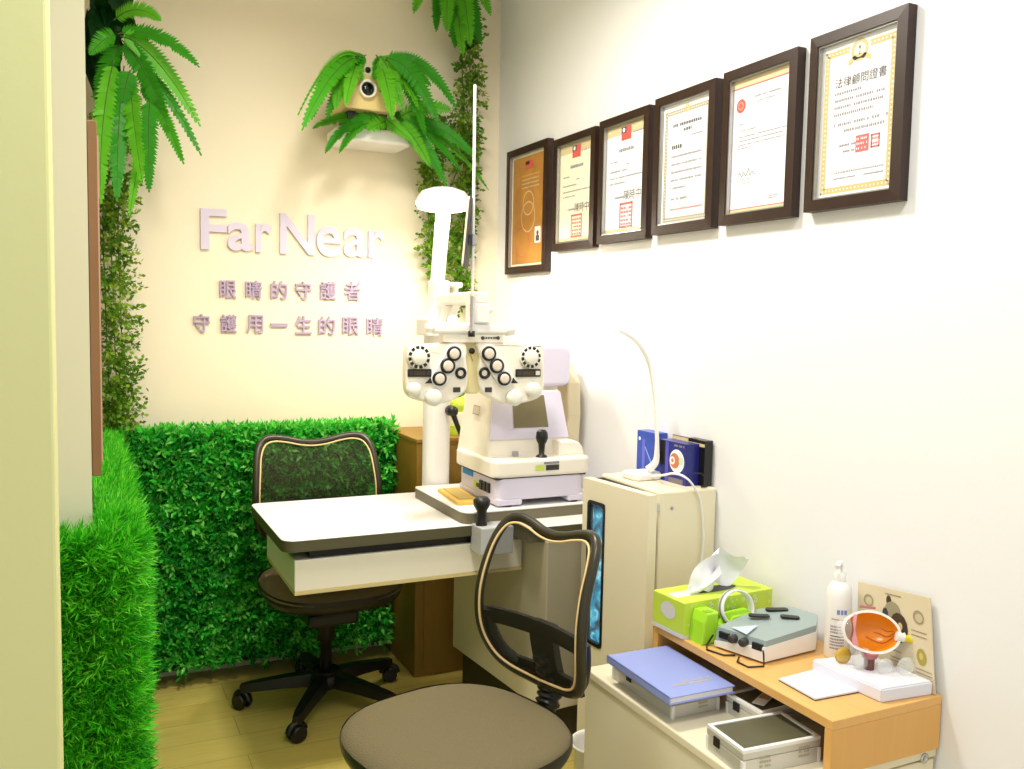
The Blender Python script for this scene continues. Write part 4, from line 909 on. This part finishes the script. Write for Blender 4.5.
q = MB(); Mz = M @ Matrix.Translation((0, 0, .0006)); rect(q, Mz, L_*.3, 0, L_*.45, H_*.8, mat('periwinkle_stripe', (104, 110, 214), .3)); q.add([Mz @ Vector(p) for p in ((L_*.42, H_*.62, .0002), (L_*.48, H_*.62, .0002), (L_*.9, H_*.2, .0002), (L_*.84, H_*.18, .0002))], [[0, 3, 2, 1]], mat('pale_streak', (150, 170, 240), .3)); disc(q, Mz, L_*.15, H_*.8, .006, PAPER, .0002); q.build('print', r)
r, M, L_, H_ = boxthing('carton', 'navy carton with round white and orange emblem, between two others', px(659, 479, 2, CT)[:2], px(685.5, 486.5, 2, CT)[:2], .03, 1.073, NAVY, NAVY, G)
MB().box((0, 0, -.05), (L_, H_-.012, 0), NAVY, .001, M).box((L_*.0, H_-.012, -.05), (L_*.9, H_, -.046), DKC, 0, M).box((.002, H_-.012, -.046), (L_*.6, H_-.002, -.044), BAND, 0, M).build('body', r)
q = MB(); Mz = M @ Matrix.Translation((0, 0, .0006)); rect(q, Mz, 0, H_*.36, L_*.22, H_*.9, DKC); rect(q, Mz, L_*.22, 0, L_*.34, H_*.98-.012, mat('violet_spine', (84, 84, 190), .3)); Mz2 = M @ Matrix.Translation((0, 0, .0009))
disc(q, Mz2, L_*.66, H_*.50, .035, PAPER, 0, 28); Mz3 = M @ Matrix.Translation((0, 0, .0012)); disc(q, Mz3, L_*.58, H_*.5, .023, mat('terracotta_print', (206, 120, 80), .4), 0, 20); disc(q, M @ Matrix.Translation((0, 0, .0015)), L_*.5, H_*.5, .012, PAPER, 0, 14, .006); disc(q, Mz3, L_*.82, H_*.52, .012, mat('pale_green_print', (200, 220, 196), .4), 0, 14)
dashes(q, Mz2, L_*.55, L_*.92, H_*.82, .007, INK_L, .9); rect(q, Mz2, L_*.36, .0, L_*.9, H_*.12, GREYC); q.build('print', r)
r, M, L_, H_ = boxthing('carton', 'black carton with red dot, nearest the camera on cream cabinet', (W_R-.038, px(685, 486, 0, W_R-.038)[1]), (W_R-.036, px(703.5, 486, 0, W_R-.036)[1]), .03, 1.072, DKC, DKC, G)
MB().box((0, 0, -.03), (L_, H_, 0), DKC, .001, M).build('body', r)
q = MB(); Mz = M @ Matrix.Translation((0, 0, .0006)); rect(q, Mz, 0, H_*.86, L_, H_*.93, BAND); disc(q, Mz, L_*.48, H_*.46, .0135, mat('red_dot', (212, 44, 56), .4), 0, 20); disc(q, Mz, L_*.42, H_*.26, .008, PAPER, 0, 14, .0055); q.build('print', r)
P = smooth_pts([px(694, 473, 1, 2.045), px(702, 474, 1, 2.043), px(708, 481, 1, 2.043), px(707, 486.5, 1, 2.046), px(701, 487, 1, 2.05)], 6)
tag(MB().tube(P, .002, BLACK, 8).build('cord', origin=P[-1]), 'thin black cord looping in front of the black carton', 'cord')
# ------------------------------------------------------------------ low drawer cabinet and wooden riser
DT = .51
dc = thing('drawer_cabinet', (1.41, 1.61, 0), 'low cream drawer cabinet at front right against the wall', 'cabinet')
XD0, XD1, YD0, YD1 = 1.172, W_R-.003, 1.275, 1.955
MB().box((XD0+.004, YD0+.016, .05), (XD1, YD1, DT-.022), CREAM_P, .003).build('body', dc)
MB().box((XD0, YD0, DT-.022), (XD1, YD1, DT), CREAM_P, .004).build('top', dc)
MB().box((XD0+.03, YD0+.04, 0), (XD1-.02, YD1-.02, .05), DKGREY).build('plinth', dc)
for z0, z1 in ((.355, .484), (.21, .348), (.06, .203)):
    d = MB().box((XD0+.008, YD0+.001, z0), (XD1-.006, YD0+.016, z1), CREAM_P, .003).build('drawer', dc)
    MB().box((XD0+.17, YD0-.012, z1-.028), (XD0+.30, YD0+.001, z1-.018), CHROME, .003).build('handle', d)
p = px(924, 758, 1, YD0)
MB().lathe([(.011, 0), (.011, .004), (.007, .005), (.006, .003), (0, .003)], CHROME, frame((p[0], YD0+.001, p[2]), (1, 0, 0), (0, 0, 1)), 18).build('lock', dc)
RZ = .628
rs = thing('desk_riser', (1.49, 1.58, DT), 'light oak riser shelf standing on the low cream cabinet', 'shelf')
RX0, RX1, RY0, RY1 = 1.338, W_R-.006, 1.268, 1.888
MB().box((RX0, RY0, RZ-.020), (RX1, RY1, RZ), OAK_H, .0015).build('top_board', rs)
MB().box((RX0+.0, RY0, DT), (RX1, RY0+.02, RZ-.0201), OAK, .0012).build('side_panel', rs)
MB().box((RX0+.0, RY1-.02, DT), (RX1, RY1, RZ-.0201), OAK, .0012).build('side_panel', rs)
MB().box((RX1-.012, RY0+.02, DT), (RX1, RY1-.02, RZ-.0201), mat('dark_back_board', (40, 30, 20), .7)).build('back_panel', rs)
# ------------------------------------------------------------------ aluminium lens cases and blue book
def case(lo, hi, label, top, rot=0, marks=((.25, .5), (.7, .5)), openlid=False):
    r = thing('lens_case', ((lo[0]+hi[0])/2, (lo[1]+hi[1])/2, lo[2]), label, 'case', 'aluminium lens cases'); c = Vector(r.location); M = Matrix.Translation(c) @ Matrix.Rotation(math.radians(rot), 4, 'Z')
    w, d, h = (hi[i]-lo[i] for i in range(3)); zsm = h*.62
    MB().box((-w/2, -d/2, 0), (w/2, d/2, zsm-.001), ALU, .002, M).build('body', r)
    t = MB(); e = .009
    t.box((-w/2, -d/2, zsm), (w/2, d/2, h-.006), ALU, .0015, M)
    for a, b in (((-w/2, -d/2), (w/2, -d/2+e)), ((-w/2, d/2-e), (w/2, d/2)), ((-w/2, -d/2+e), (-w/2+e, d/2-e)), ((w/2-e, -d/2+e), (w/2, d/2-e))): t.box((a[0], a[1], h-.008), (b[0], b[1], h), ALU_F, .001, M)
    to = t.build('lid', r)
    MB().box((-w/2+e, -d/2+e, h-.007), (w/2-e, d/2-e, h-.0025), top, 0, M).build('lid_panel', to)
    for sx in (-1, 1):
        for sy in (-1, 1): MB().box((min(sx*(w/2-.007), sx*(w/2+.001)), min(sy*(d/2-.007), sy*(d/2+.001)), .0), (max(sx*(w/2-.007), sx*(w/2+.001)), max(sy*(d/2-.007), sy*(d/2+.001)), zsm-.002), ALU_F, .0008, M).build('corner_trim', r)
    Mf2 = M @ frame((-w/2, -d/2-.0006, 0), (1, 0, 0), (0, 0, 1))
    for fx, fz in marks:
        k = MB()
        for i in range(3): dashes(k, Mf2, w*fx-.014, w*fx+.014, h*fz-.012+.009*i, .006, GREYP, .85)
        k.build('label_print', r)
    MB().box((-w/2-.003, -.01+d*.2, zsm-.012), (-w/2+.001, .01+d*.2, zsm+.008), BLACK, .001, M).build('latch', r)
    return r
case((1.202, 1.612, DT), (1.336, 1.868, .563), 'aluminium lens case lying under the blue book', OLIVE_TOP, 0, ((.65, .5),))
case((1.345, 1.482, DT), (1.50, 1.598, .556), 'aluminium lens case half slid under the oak riser', OLIVE_TOP, 2, ((.3, .5),))
case((1.182, 1.335, DT), (1.376, 1.462, .565), 'nearest aluminium lens case with dark top at the cabinet front edge', OLIVE_TOP, -4, ((.28, .45), (.78, .55)))
q = MB(); Mk = Matrix.Translation((1.395, 1.53, .5575)) @ Matrix.Rotation(.5, 4, 'Z'); q.prism(rrect(.07, .028, .003), .001, PAPER, 0, Mk); rect(q, Mk @ Matrix.Translation((0, 0, .0012)), .0, -.012, .03, .012, mat('tan_print', (206, 160, 110), .5))
tag(q.build('card', origin=(1.395, 1.53, .5575)), 'small white and tan card lying on the half hidden case', 'card')
bk = thing('book', (1.262, 1.71, .5645), 'periwinkle blue hardcover book lying on an aluminium case', 'book')
Mk = Matrix.Translation((1.258, 1.708, .5645)) @ Matrix.Rotation(math.radians(-1), 4, 'Z')
bw, bl_ = .182, .272
MB().box((-bw/2, -bl_/2, 0), (bw/2, bl_/2, .003), BLUE_BK, .001, Mk).box((-bw/2, -bl_/2, .015), (bw/2, bl_/2, .018), BLUE_BK, .001, Mk).box((-bw/2, -bl_/2, .0), (-bw/2+.004, bl_/2, .018), BLUE_BK, .001, Mk).build('cover', bk)
MB().box((-bw/2+.004, -bl_/2+.004, .0031), (bw/2-.004, bl_/2-.004, .0149), PAPER, 0, Mk).build('pages', bk)
q = MB(); Mk3 = Mk @ Matrix.Translation((0, 0, .0184)); 
for i, y in enumerate((-.088, -.076)): dashes(q, Mk3, -.045+.03*i, .065, y, .008, GOLDTX, .8)
q.build('title_print', bk)
# ------------------------------------------------------------------ things on the riser
tb = thing('tissue_box', (1.49, 1.83, RZ), 'lime green tissue box with white tissue pulled up', 'tissue box')
Mt = Matrix.Translation((1.482, 1.828, RZ)) @ Matrix.Rotation(math.radians(3), 4, 'Z'); tw_, td_, thh = .297, .125, .092
b_ = MB().box((-tw_/2, -td_/2, 0), (tw_/2, td_/2, thh), LIME, .002, Mt)
PG = mat('pale_green_dot', (214, 232, 140), .5); pl = mat('lilac_patch', (214, 212, 206), .5)
Ms = Mt @ frame((-tw_/2-.0006, td_/2, 0), (0, -1, 0), (0, 0, 1))
V = [(td_*.5+.03*math.cos(a), thh*.62+.022*math.sin(a), 0) for a in np.linspace(0, 2*PI, 21)[:-1]]; b_.add([Ms @ Vector(p) for p in V], [list(range(20))], pl)
rect(b_, Ms, 0, 0, td_, thh*.12, pl)
Mfr = Mt @ frame((-tw_/2, -td_/2-.0006, 0), (1, 0, 0), (0, 0, 1)); rect(b_, Mfr, 0, 0, tw_, thh*.1, pl)
for fx, fz in ((.12, .72), (.3, .8), (.55, .6), (.8, .75), (.93, .4), (.7, .35)): disc(b_, Mfr @ Matrix.Translation((0, 0, .0002)), tw_*fx, thh*fz, .006, PAPER, 0, 12, .004)
for k in range(40): disc(b_, Mfr @ Matrix.Translation((0, 0, .0001)), tw_*random.uniform(.03, .97), thh*random.uniform(.15, .95), random.uniform(.003, .006), PG, 0, 8)
Mtp = Mt @ Matrix.Translation((0, 0, thh+.0006)); rect(b_, Mtp, -tw_/2+.01, -.02, -tw_/2+.09, .02, pl)
V = [(.075*math.cos(a), .022*math.sin(a), .0003) for a in np.linspace(0, 2*PI, 25)[:-1]]; b_.add([Mtp @ Vector(p) for p in V], [list(range(24))], DKGREY)
b_.build('carton', tb)
ts = MB(); V = []; Fc = []; nu, nv = 15, 12
for j in range(nv+1):
    v = j/nv
    for i in range(nu+1):
        u = i/nu*2-1
        wdt = .055*(1-.25*v)+.03*math.sin(PI*v); x = u*wdt + .035*v - .03*(1-v)*(u < 0)*(-u)
        z = .005+.105*v*(1-.10*u*u) - .035*max(0, v-.7)*(1+u)*1.2 + .006*math.sin(u*6+v*3)
        y = .018*math.sin(u*3.4+v*2.2) + .02*math.sin(v*4+u)*v
        V.append(Mtp @ Vector((x, y, z)))
for j in range(nv):
    for i in range(nu): o = j*(nu+1)+i; Fc.append([o, o+1, o+nu+2, o+nu+1])
ts.add(V, Fc, TISSUE, True)
V = []; Fc = []
for j in range(9):
    v = j/8
    for i in range(9):
        u = i/8*2-1; V.append(Mtp @ Vector((-.085+.10*v+u*.008*(1+v), u*.022*(.4+v)-.008, .004+.05*v*v+.006*math.sin(u*4))))
for j in range(8):
    for i in range(8): o = j*9+i; Fc.append([o, o+1, o+10, o+9])
ts.add(V, Fc, TISSUE, True); ts.build('tissue', tb)
gd = thing('tape_dispenser', (1.42, 1.735, RZ), 'lime green holder with white ring, in front of the tissue box', 'holder')
g0 = px(687, 637, 2, RZ); Mg = Matrix.Translation((1.378, 1.735, RZ))
MB().prism([(-.026, 0), (.026, 0), (.024, .078), (-.012, .078), (-.020, .055)], .055, LIME2, .005, Mg @ Matrix(((1, 0, 0, 0), (0, 0, 1, -.030), (0, 1, 0, 0), (0, 0, 0, 1))), 3).box((-.010, -.024, .070), (.012, -.006, .0795), mat('deep_lime', (128, 176, 30), .5), 0, Mg).build('body', gd)
MB().prism([(.055, 0), (.165, 0), (.165, .05), (.14, .062), (.075, .058), (.055, .03)], .045, LIME2, .006, Mg @ Matrix(((1, 0, 0, 0), (0, 0, 1, -.024), (0, 1, 0, 0), (0, 0, 0, 1))), 3).box((.02, -.02, 0), (.06, .018, .014), LIME2, .003, Mg).build('arm', gd)
rc_ = px(737, 607, 1, 1.725); RM = frame((rc_[0], 1.728, rc_[2]-.004), (1, -.12, 0), (0, .25, 1))
lab(MB().lathe([(.042, -.012), (.046, -.012), (.047, 0), (.046, .012), (.042, .012), (.041, 0), (.042, -.012)], WHITE_P, RM, 40).lathe([(.0475, -.004), (.0478, 0), (.0475, .004)], INK_L, RM, 40).build('ring', gd), 'white ring')
dv = thing('lens_meter', (1.52, 1.64, RZ), 'grey-topped white lens instrument with two knobs on oak riser', 'instrument')
fp = [(1.374, 1.684), (1.412, 1.552), (1.586, 1.566), (1.642, 1.618), (1.625, 1.705), (1.545, 1.728)]
def fpz(z): return z
b_ = MB(); n = len(fp); zl_ = [RZ+.018, RZ+.040, RZ+.050, RZ+.050, RZ+.050, RZ+.046]
V = [(x, y, RZ+.006) for x, y in fp]+[(x, y, z) for (x, y), z in zip(fp, zl_)]
b_.add(V, [[k, (k+1) % n, n+(k+1) % n, n+k] for k in range(n)]+[list(range(n))[::-1], list(range(n, 2*n))], WHITE_P); b_.build('base', dv)
cen = Vector((1.52, 1.64, 0)); tp = [(cen.x+(x-cen.x)*.985, cen.y+(y-cen.y)*.985) for x, y in fp]
zt3 = [RZ+.052, RZ+.054, RZ+.066, RZ+.068, RZ+.068, RZ+.062]; zb3 = [RZ+.0185, RZ+.022, RZ+.0495, RZ+.0495, RZ+.0495, RZ+.0455]
tp2 = list(tp); tp2[0] = (tp[0][0]+.006, tp[0][1]); tp2[1] = (tp[1][0]+.006, tp[1][1]+.002)
b_ = MB(); V = [(x, y, z) for (x, y), z in zip(tp, zb3)]+[(x, y, z) for (x, y), z in zip(tp2, zt3)]
b_.add(V, [[k, (k+1) % n, n+(k+1) % n, n+k] for k in range(n)]+[[6, 7, 8], [6, 8, 9], [6, 9, 10], [6, 10, 11], [2, 1, 0], [3, 2, 0], [4, 3, 0], [5, 4, 0]], DEV_G); hso = b_.build('housing', dv)
fa, fb = Vector((tp[0][0], tp[0][1], 0)), Vector((tp[1][0], tp[1][1], 0)); fd = (fb-fa).normalized()
def fpos(t, z): return fa.lerp(fb, t)+Vector((0, 0, z))
nf = fd.cross(Vector((0, 0, 1))).normalized()
for t in (.38, .60):
    MB().lathe([(.010, -.006), (.010, .010), (.0085, .013), (0, .013)], DKGREY, frame(fpos(t, RZ+.038), fd, (0, 0, 1)), 20).build('knob', hso)
for t in (.18, .86): MB().box((-.014, -.008, -.004), (.014, .008, .0025), BLACK, .001, frame(fpos(t, RZ+.037), fd, (0, 0, 1))).build('scale_window', hso)
for (x, y, an, l) in ((1.50, 1.672, .1, .045), (1.565, 1.635, -.1, .04), (1.575, 1.692, .2, .05)):
    M = Matrix.Translation((x, y, RZ+.0655)) @ Matrix.Rotation(an-.6, 4, 'Z'); MB().prism(rrect(l*1.15, .021, .008), .004, BLACK, .001, M).build('slot', hso)
vv = MB(); vv.add([(1.40, 1.655, RZ+.0575), (1.40, 1.60, RZ+.0575), (1.46, 1.63, RZ+.0625)], [[0, 1, 2]], mat('pale_wedge', (190, 200, 216), .4)); vv.build('marker', hso)
for P in ([(1.374, 1.69, RZ+.03), (1.364, 1.70, RZ+.003), (1.345, 1.675, RZ+.003), (1.36, 1.63, RZ+.003), (1.385, 1.62, RZ+.003)], [(1.405, 1.548, RZ+.036), (1.40, 1.54, RZ+.03), (1.402, 1.54, RZ+.003), (1.365, 1.55, RZ+.003), (1.362, 1.585, RZ+.003), (1.38, 1.60, RZ+.006)]):
    MB().tube(P, .0022, BLACK, 8).build('wire_stand', dv)
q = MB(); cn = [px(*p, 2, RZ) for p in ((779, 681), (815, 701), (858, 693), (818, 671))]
q.add([(p[0], p[1], RZ+.0005) for p in cn]+[(p[0], p[1], RZ+.006) for p in cn], [[0, 1, 2, 3], [4, 7, 6, 5], [0, 4, 5, 1], [1, 5, 6, 2], [2, 6, 7, 3], [3, 7, 4, 0]], mat('booklet_white', (228, 228, 236), .5)); cm_ = sum(cn, Vector())/4; q.add([(p[0], p[1], RZ+z) for z in (.0004, .0022) for p in [cm_+(c_-cm_)*1.012 for c_ in cn]], [[0, 1, 2, 3], [4, 7, 6, 5], [0, 4, 5, 1], [1, 5, 6, 2], [2, 6, 7, 3], [3, 7, 4, 0]], DKGREY)  # oversize dark sheet beneath stands in for the booklet's shadow
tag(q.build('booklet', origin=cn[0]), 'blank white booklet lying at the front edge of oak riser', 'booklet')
bt = thing('pump_bottle', (1.612, 1.515, RZ), 'white lotion bottle standing by the wall behind eye model', 'bottle')
pbm = Matrix.Translation((1.608, 1.522, RZ))
MB().lathe([(0, .001), (.027, .001), (.0295, .006), (.0295, .150), (.027, .168), (.018, .182), (.011, .186), (0, .186)], WHITE_P, pbm, 28).build('body', bt)
MB().lathe([(.013, .184), (.014, .205), (.006, .207), (.005, .228), (.0, .228)], WHITE_P, pbm, 18).tube([Vector((1.608, 1.522, RZ+.228)), Vector((1.590, 1.51, RZ+.232)), Vector((1.578, 1.503, RZ+.226))], .006, WHITE_P, 8).build('pump', bt)
q = MB()
def wrap(x, z, r=.0299):      # onto the front of the bottle
    a = math.atan2(-.87, -.5)+x/r; return Vector((1.608+r*math.cos(a), 1.522+r*math.sin(a), RZ+z))
def wdash(x0, x1, z, h, m, fill=.75):
    x = x0
    while x < x1:
        wd = h*random.uniform(.6, 1.1); q.add([wrap(x, z), wrap(x+wd*fill, z), wrap(x+wd*fill, z+h), wrap(x, z+h)], [[0, 1, 2, 3]], m); x += wd
wdash(-.012, .012, .112, .011, mat('blue_print', (120, 140, 206), .4)); wdash(-.024, .02, .098, .003, INK_L)
for z in (.080, .073, .066, .05, .043, .036, .028): wdash(-.026, .006, z, .004, INK_L)
q.add([wrap(x, .058+dz) for x in np.linspace(-.026, .026, 9) for dz in (0, .0022)], [[2*i, 2*i+2, 2*i+3, 2*i+1] for i in range(8)], INK)
q.build('label_print', bt)
# eye model on its white base with card behind
em = thing('eye_model', (1.575, 1.385, RZ), 'anatomical eye model with orange interior on a white base', 'eye model')
bp = [px(*p, 2, RZ+.030) for p in ((812, 659), (882, 689.5), (935, 681), (868, 653))]
bs = MB(); V = [(p[0], p[1], RZ) for p in bp]+[(p[0], p[1], RZ+.030) for p in bp]
b = bmesh.new(); vs = [b.verts.new(v) for v in V]
for fcs in ([3, 2, 1, 0], [4, 5, 6, 7], [0, 1, 5, 4], [1, 2, 6, 5], [2, 3, 7, 6], [3, 0, 4, 7]): b.faces.new([vs[i] for i in fcs])
for v in b.verts: v.co.x = min(v.co.x, W_R-.024)
bmesh.ops.recalc_face_normals(b, faces=b.faces[:]); bmesh.ops.bevel(b, geom=b.edges[:], offset=.003, segments=2, affect='EDGES')
bs.bm(b, mat('glossy_white', (226, 226, 238), .25)); bs.build('base', em)
ec = px(872, 632, 1, 1.385); e1 = Vector((.885, -.45, -.10)).normalized(); et = Vector((-.42, -.80, .35)); e2 = (et-e1*et.dot(e1)).normalized(); e3 = e2.cross(e1); e3 = e3 if e3.z > 0 else -e3
def ept(x, y, z): return ec + e1*x + e3*y + e2*z
RXe, RYe, RZe = .066, .047, .047
def shell(mb, kx, ky, kz, m, flip):
    V = []; Fc = []; na_, nb_ = 36, 10
    for j in range(nb_+1):
        ph_ = PI/2*j/nb_
        for i in range(na_):
            a = 2*PI*i/na_; V.append(ept(kx*math.cos(a)*math.cos(ph_), ky*math.sin(a)*math.cos(ph_), -kz*math.sin(ph_)))
    for j in range(nb_):
        for i in range(na_): q_ = [j*na_+i, j*na_+(i+1) % na_, (j+1)*na_+(i+1) % na_, (j+1)*na_+i]; Fc.append(q_[::-1] if flip else q_)
    mb.add(V, Fc, m, True); return V[:na_]
ORG = mat('orange_interior', (232, 128, 14), .25, var=(20, (240, 160, 40))); PINK = mat('pink_muscle', (224, 150, 160), .5); BRN = mat('brown_iris', (150, 98, 50), .4); YEL = mat('yellow_nerve', (226, 206, 40), .45); MUS = mat('mauve_muscle', (176, 106, 106), .5)
sh1 = MB(); Vo = shell(sh1, RXe, RYe, RZe, mat('sclera_white', (244, 240, 238), .3), True); Vi = [ept(RXe*.91*math.cos(a), RYe*.88*math.sin(a), 0) for a in np.linspace(0, 2*PI, 37)[:-1]]
sh1.add(Vo+Vi, [[k, (k+1) % 36, 36+(k+1) % 36, 36+k] for k in range(36)], mat('sclera_rim', (246, 240, 232), .3)); sh1.build('sclera', em)
sh2 = MB(); shell(sh2, RXe*.91, RYe*.88, RZe*.88, ORG, False); sh2o = sh2.build('retina', em)
vs_ = MB()
for a0_, sgn in ((.3, 1), (-.2, 1), (.9, -1)):
    P = []
    for t in np.linspace(0, 1, 9):
        a = a0_*t*sgn*1.6; ph_ = .2+1.0*t; P.append(ept(RXe*.89*math.cos(a)*math.cos(ph_), RYe*.86*math.sin(a+.1*math.sin(9*t))*math.cos(ph_)+.006*t, -RZe*.86*math.sin(ph_)))
    vs_.tube(P, .0007, mat('vessel_red', (190, 60, 20), .4), 5)
vs_.build('vessels', sh2o)
ir = MB()
V = [ept(-RXe*.62, RYe*.70, .001), ept(-RXe*.50, RYe*.72, .001), ept(-RXe*.58, 0, .002), ept(-RXe*.44, -RYe*.78, .001), ept(-RXe*.66, -RYe*.66, .001), ept(-RXe*.70, 0, .002)]
ir.add(V, [[0, 1, 2, 5], [5, 2, 3, 4]], PINK); ir.build('ciliary_body', em)
lnz = MB(); V = [ept(-RXe*.76+RXe*.13*math.cos(a), RYe*.48*math.sin(a), .002) for a in np.linspace(0, 2*PI, 21)[:-1]]; lnz.add(V, [list(range(20))], BRN); lnz.lathe([(.001, .012), (.014, .008), (.020, 0)], BRN, frame(ept(-RXe*.80, 0, -.006), e3, e2), 20); lnz.build('iris', em)
cr_ = MB(); V = []; Fc = []
for j in range(7):
    t = PI/2*j/6
    for i in range(20):
        a = 2*PI*i/20; V.append(ept(-RXe*.80-.024*math.sin(t), .027*math.cos(t)*math.sin(a), -.004+.024*math.cos(t)*math.cos(a)))
for j in range(6):
    for i in range(20): Fc.append([j*20+i, j*20+(i+1) % 20, (j+1)*20+(i+1) % 20, (j+1)*20+i])
cr_.add(V, Fc, clear('cornea_clear', (255, 255, 255), .82, .05), True); lab(cr_.build('cornea', em), 'clear cornea dome')
lab(MB().tube([ept(RXe*.86, -.002, -.004), ept(RXe*1.15, -.004, -.004), ept(RXe*1.42, -.007, -.004)], [.0075, .0075, .009], YEL, 14).tube([ept(RXe*.84, -.002, -.004), ept(RXe*1.1, -.0038, -.0045)], [.0105, .0095], WHITE_P, 14).build('optic_nerve', em), 'yellow optic nerve')
MB().box((-.018, .005, -.004), (.018, .011, .002), MUS, .002, frame(ept(-.004, RYe*.98, -.014), e1, e3)).build('top_muscle', em)
pbz = ept(.0, -RYe*.9, -.012)
MB().tube([pbz, pbz-Vector((0, 0, .012))], [.020, .016], MUS, 16).tube([pbz-Vector((0, 0, .012)), Vector((pbz.x, pbz.y, RZ+.029))], [.0115, .011], mat('dark_mauve', (110, 64, 60), .5), 16).build('stand_post', em)
LC = clear('clear_lens', (240, 244, 240), .72, .08); LY = clear('yellow_lens', (222, 180, 30), .3, .2)
for x, y, yy, rd, mm in ((843, 657, 1.43, .019, LY), (863, 661, 1.385, .026, LC), (885, 670, 1.345, .019, LC), (906, 668, 1.325, .021, LC)):
    c = px(x, y, 1, yy); c.z = RZ+.030+rd*.93
    lab(MB().lathe([(0, .004), (rd*.6, .003), (rd, 0), (rd*.6, -.003), (0, -.004)], mm, frame(c, (.93, -.36, 0), (0, 0, 1)), 26).build('lens_disc', em), 'yellow lens disc' if mm is LY else 'clear lens disc')
cdp = thing('info_card', (1.635, 1.37, RZ), 'beige printed eye card leaning on the wall behind eye model', 'card')
qa, qb, qc, qd = px(858, 645, 0, W_R-.022), px(936, 674, 0, W_R-.022), px(930, 598, 0, W_R-.012), px(858, 581.5, 0, W_R-.012)
qa.z, qb.z = RZ+.002, RZ+.002
b_ = MB(); V = [qa, qb, qc, qd]; of = Vector((.003, 0, 0)); b_.add(V+[v+of for v in V], [[0, 1, 2, 3], [7, 6, 5, 4], [0, 4, 5, 1], [1, 5, 6, 2], [2, 6, 7, 3], [3, 7, 4, 0]], mat('beige_card', (216, 202, 170), .5)); b_.build('panel', cdp)
pr = MB()
def cpt(u, v): return qa.lerp(qb, u).lerp(qd.lerp(qc, u), v) - Vector((.0012, 0, 0))
def cell(u, v, ru_, rv, m, n=14, off=0): pr.add([cpt(u+ru_*math.cos(2*PI*k/n), v+rv*math.sin(2*PI*k/n))-Vector((off, 0, 0)) for k in range(n)], [list(range(n))], m)
def cline(u0, u1, v, m, h=.012): pr.add([cpt(u0, v), cpt(u1, v), cpt(u1, v+h), cpt(u0, v+h)], [[0, 1, 2, 3]], m)
KH = mat('olive_grey_print', (156, 146, 116), .5); DB = mat('dark_brown_print', (74, 52, 36), .5)
for u, v in ((.16, .80), (.84, .76)): cell(u, v, .07, .075, KH); cell(u+.01, v-.005, .05, .05, mat('pale_khaki_print', (196, 184, 150), .5), 14, .0003)
cell(.86, .34, .06, .09, mat('olive_yellow_print', (170, 156, 60), .5)); cell(.86, .35, .025, .04, GOLD, 12, .0003)
cell(.50, .74, .11, .12, KH); cell(.58, .58, .12, .17, DB); cell(.45, .86, .035, .06, DB); cell(.60, .6, .03, .045, BAND, 12, .0003); cell(.655, .52, .02, .03, PAPER, 12, .0003); cell(.40, .70, .04, .07, INK, 12, .0003)
cline(.40, .62, .93, KH)
for u, v in ((.10, .64), (.74, .60), (.74, .55), (.10, .6), (.78, .16), (.78, .12), (.78, .2), (.46, .22), (.4, .3), (.45, .18)): cline(u, u+.2, v, KH, .01)
pr.build('print', cdp)
# white waste bin behind the drawer cabinet
wb = thing('waste_bin', (1.285, 2.06, 0), 'white waste bin half hidden behind the low cream cabinet', 'bin')
MB().lathe([(0, .004), (.055, .004), (.068, .225), (.072, .238), (.077, .242), (.077, .234), (.072, .226)], WHITE_P, Matrix.Translation((1.285, 2.06, 0)), 32).build('bucket', wb)
for o in bpy.data.objects:
    if '_o' in o: del o['_o']
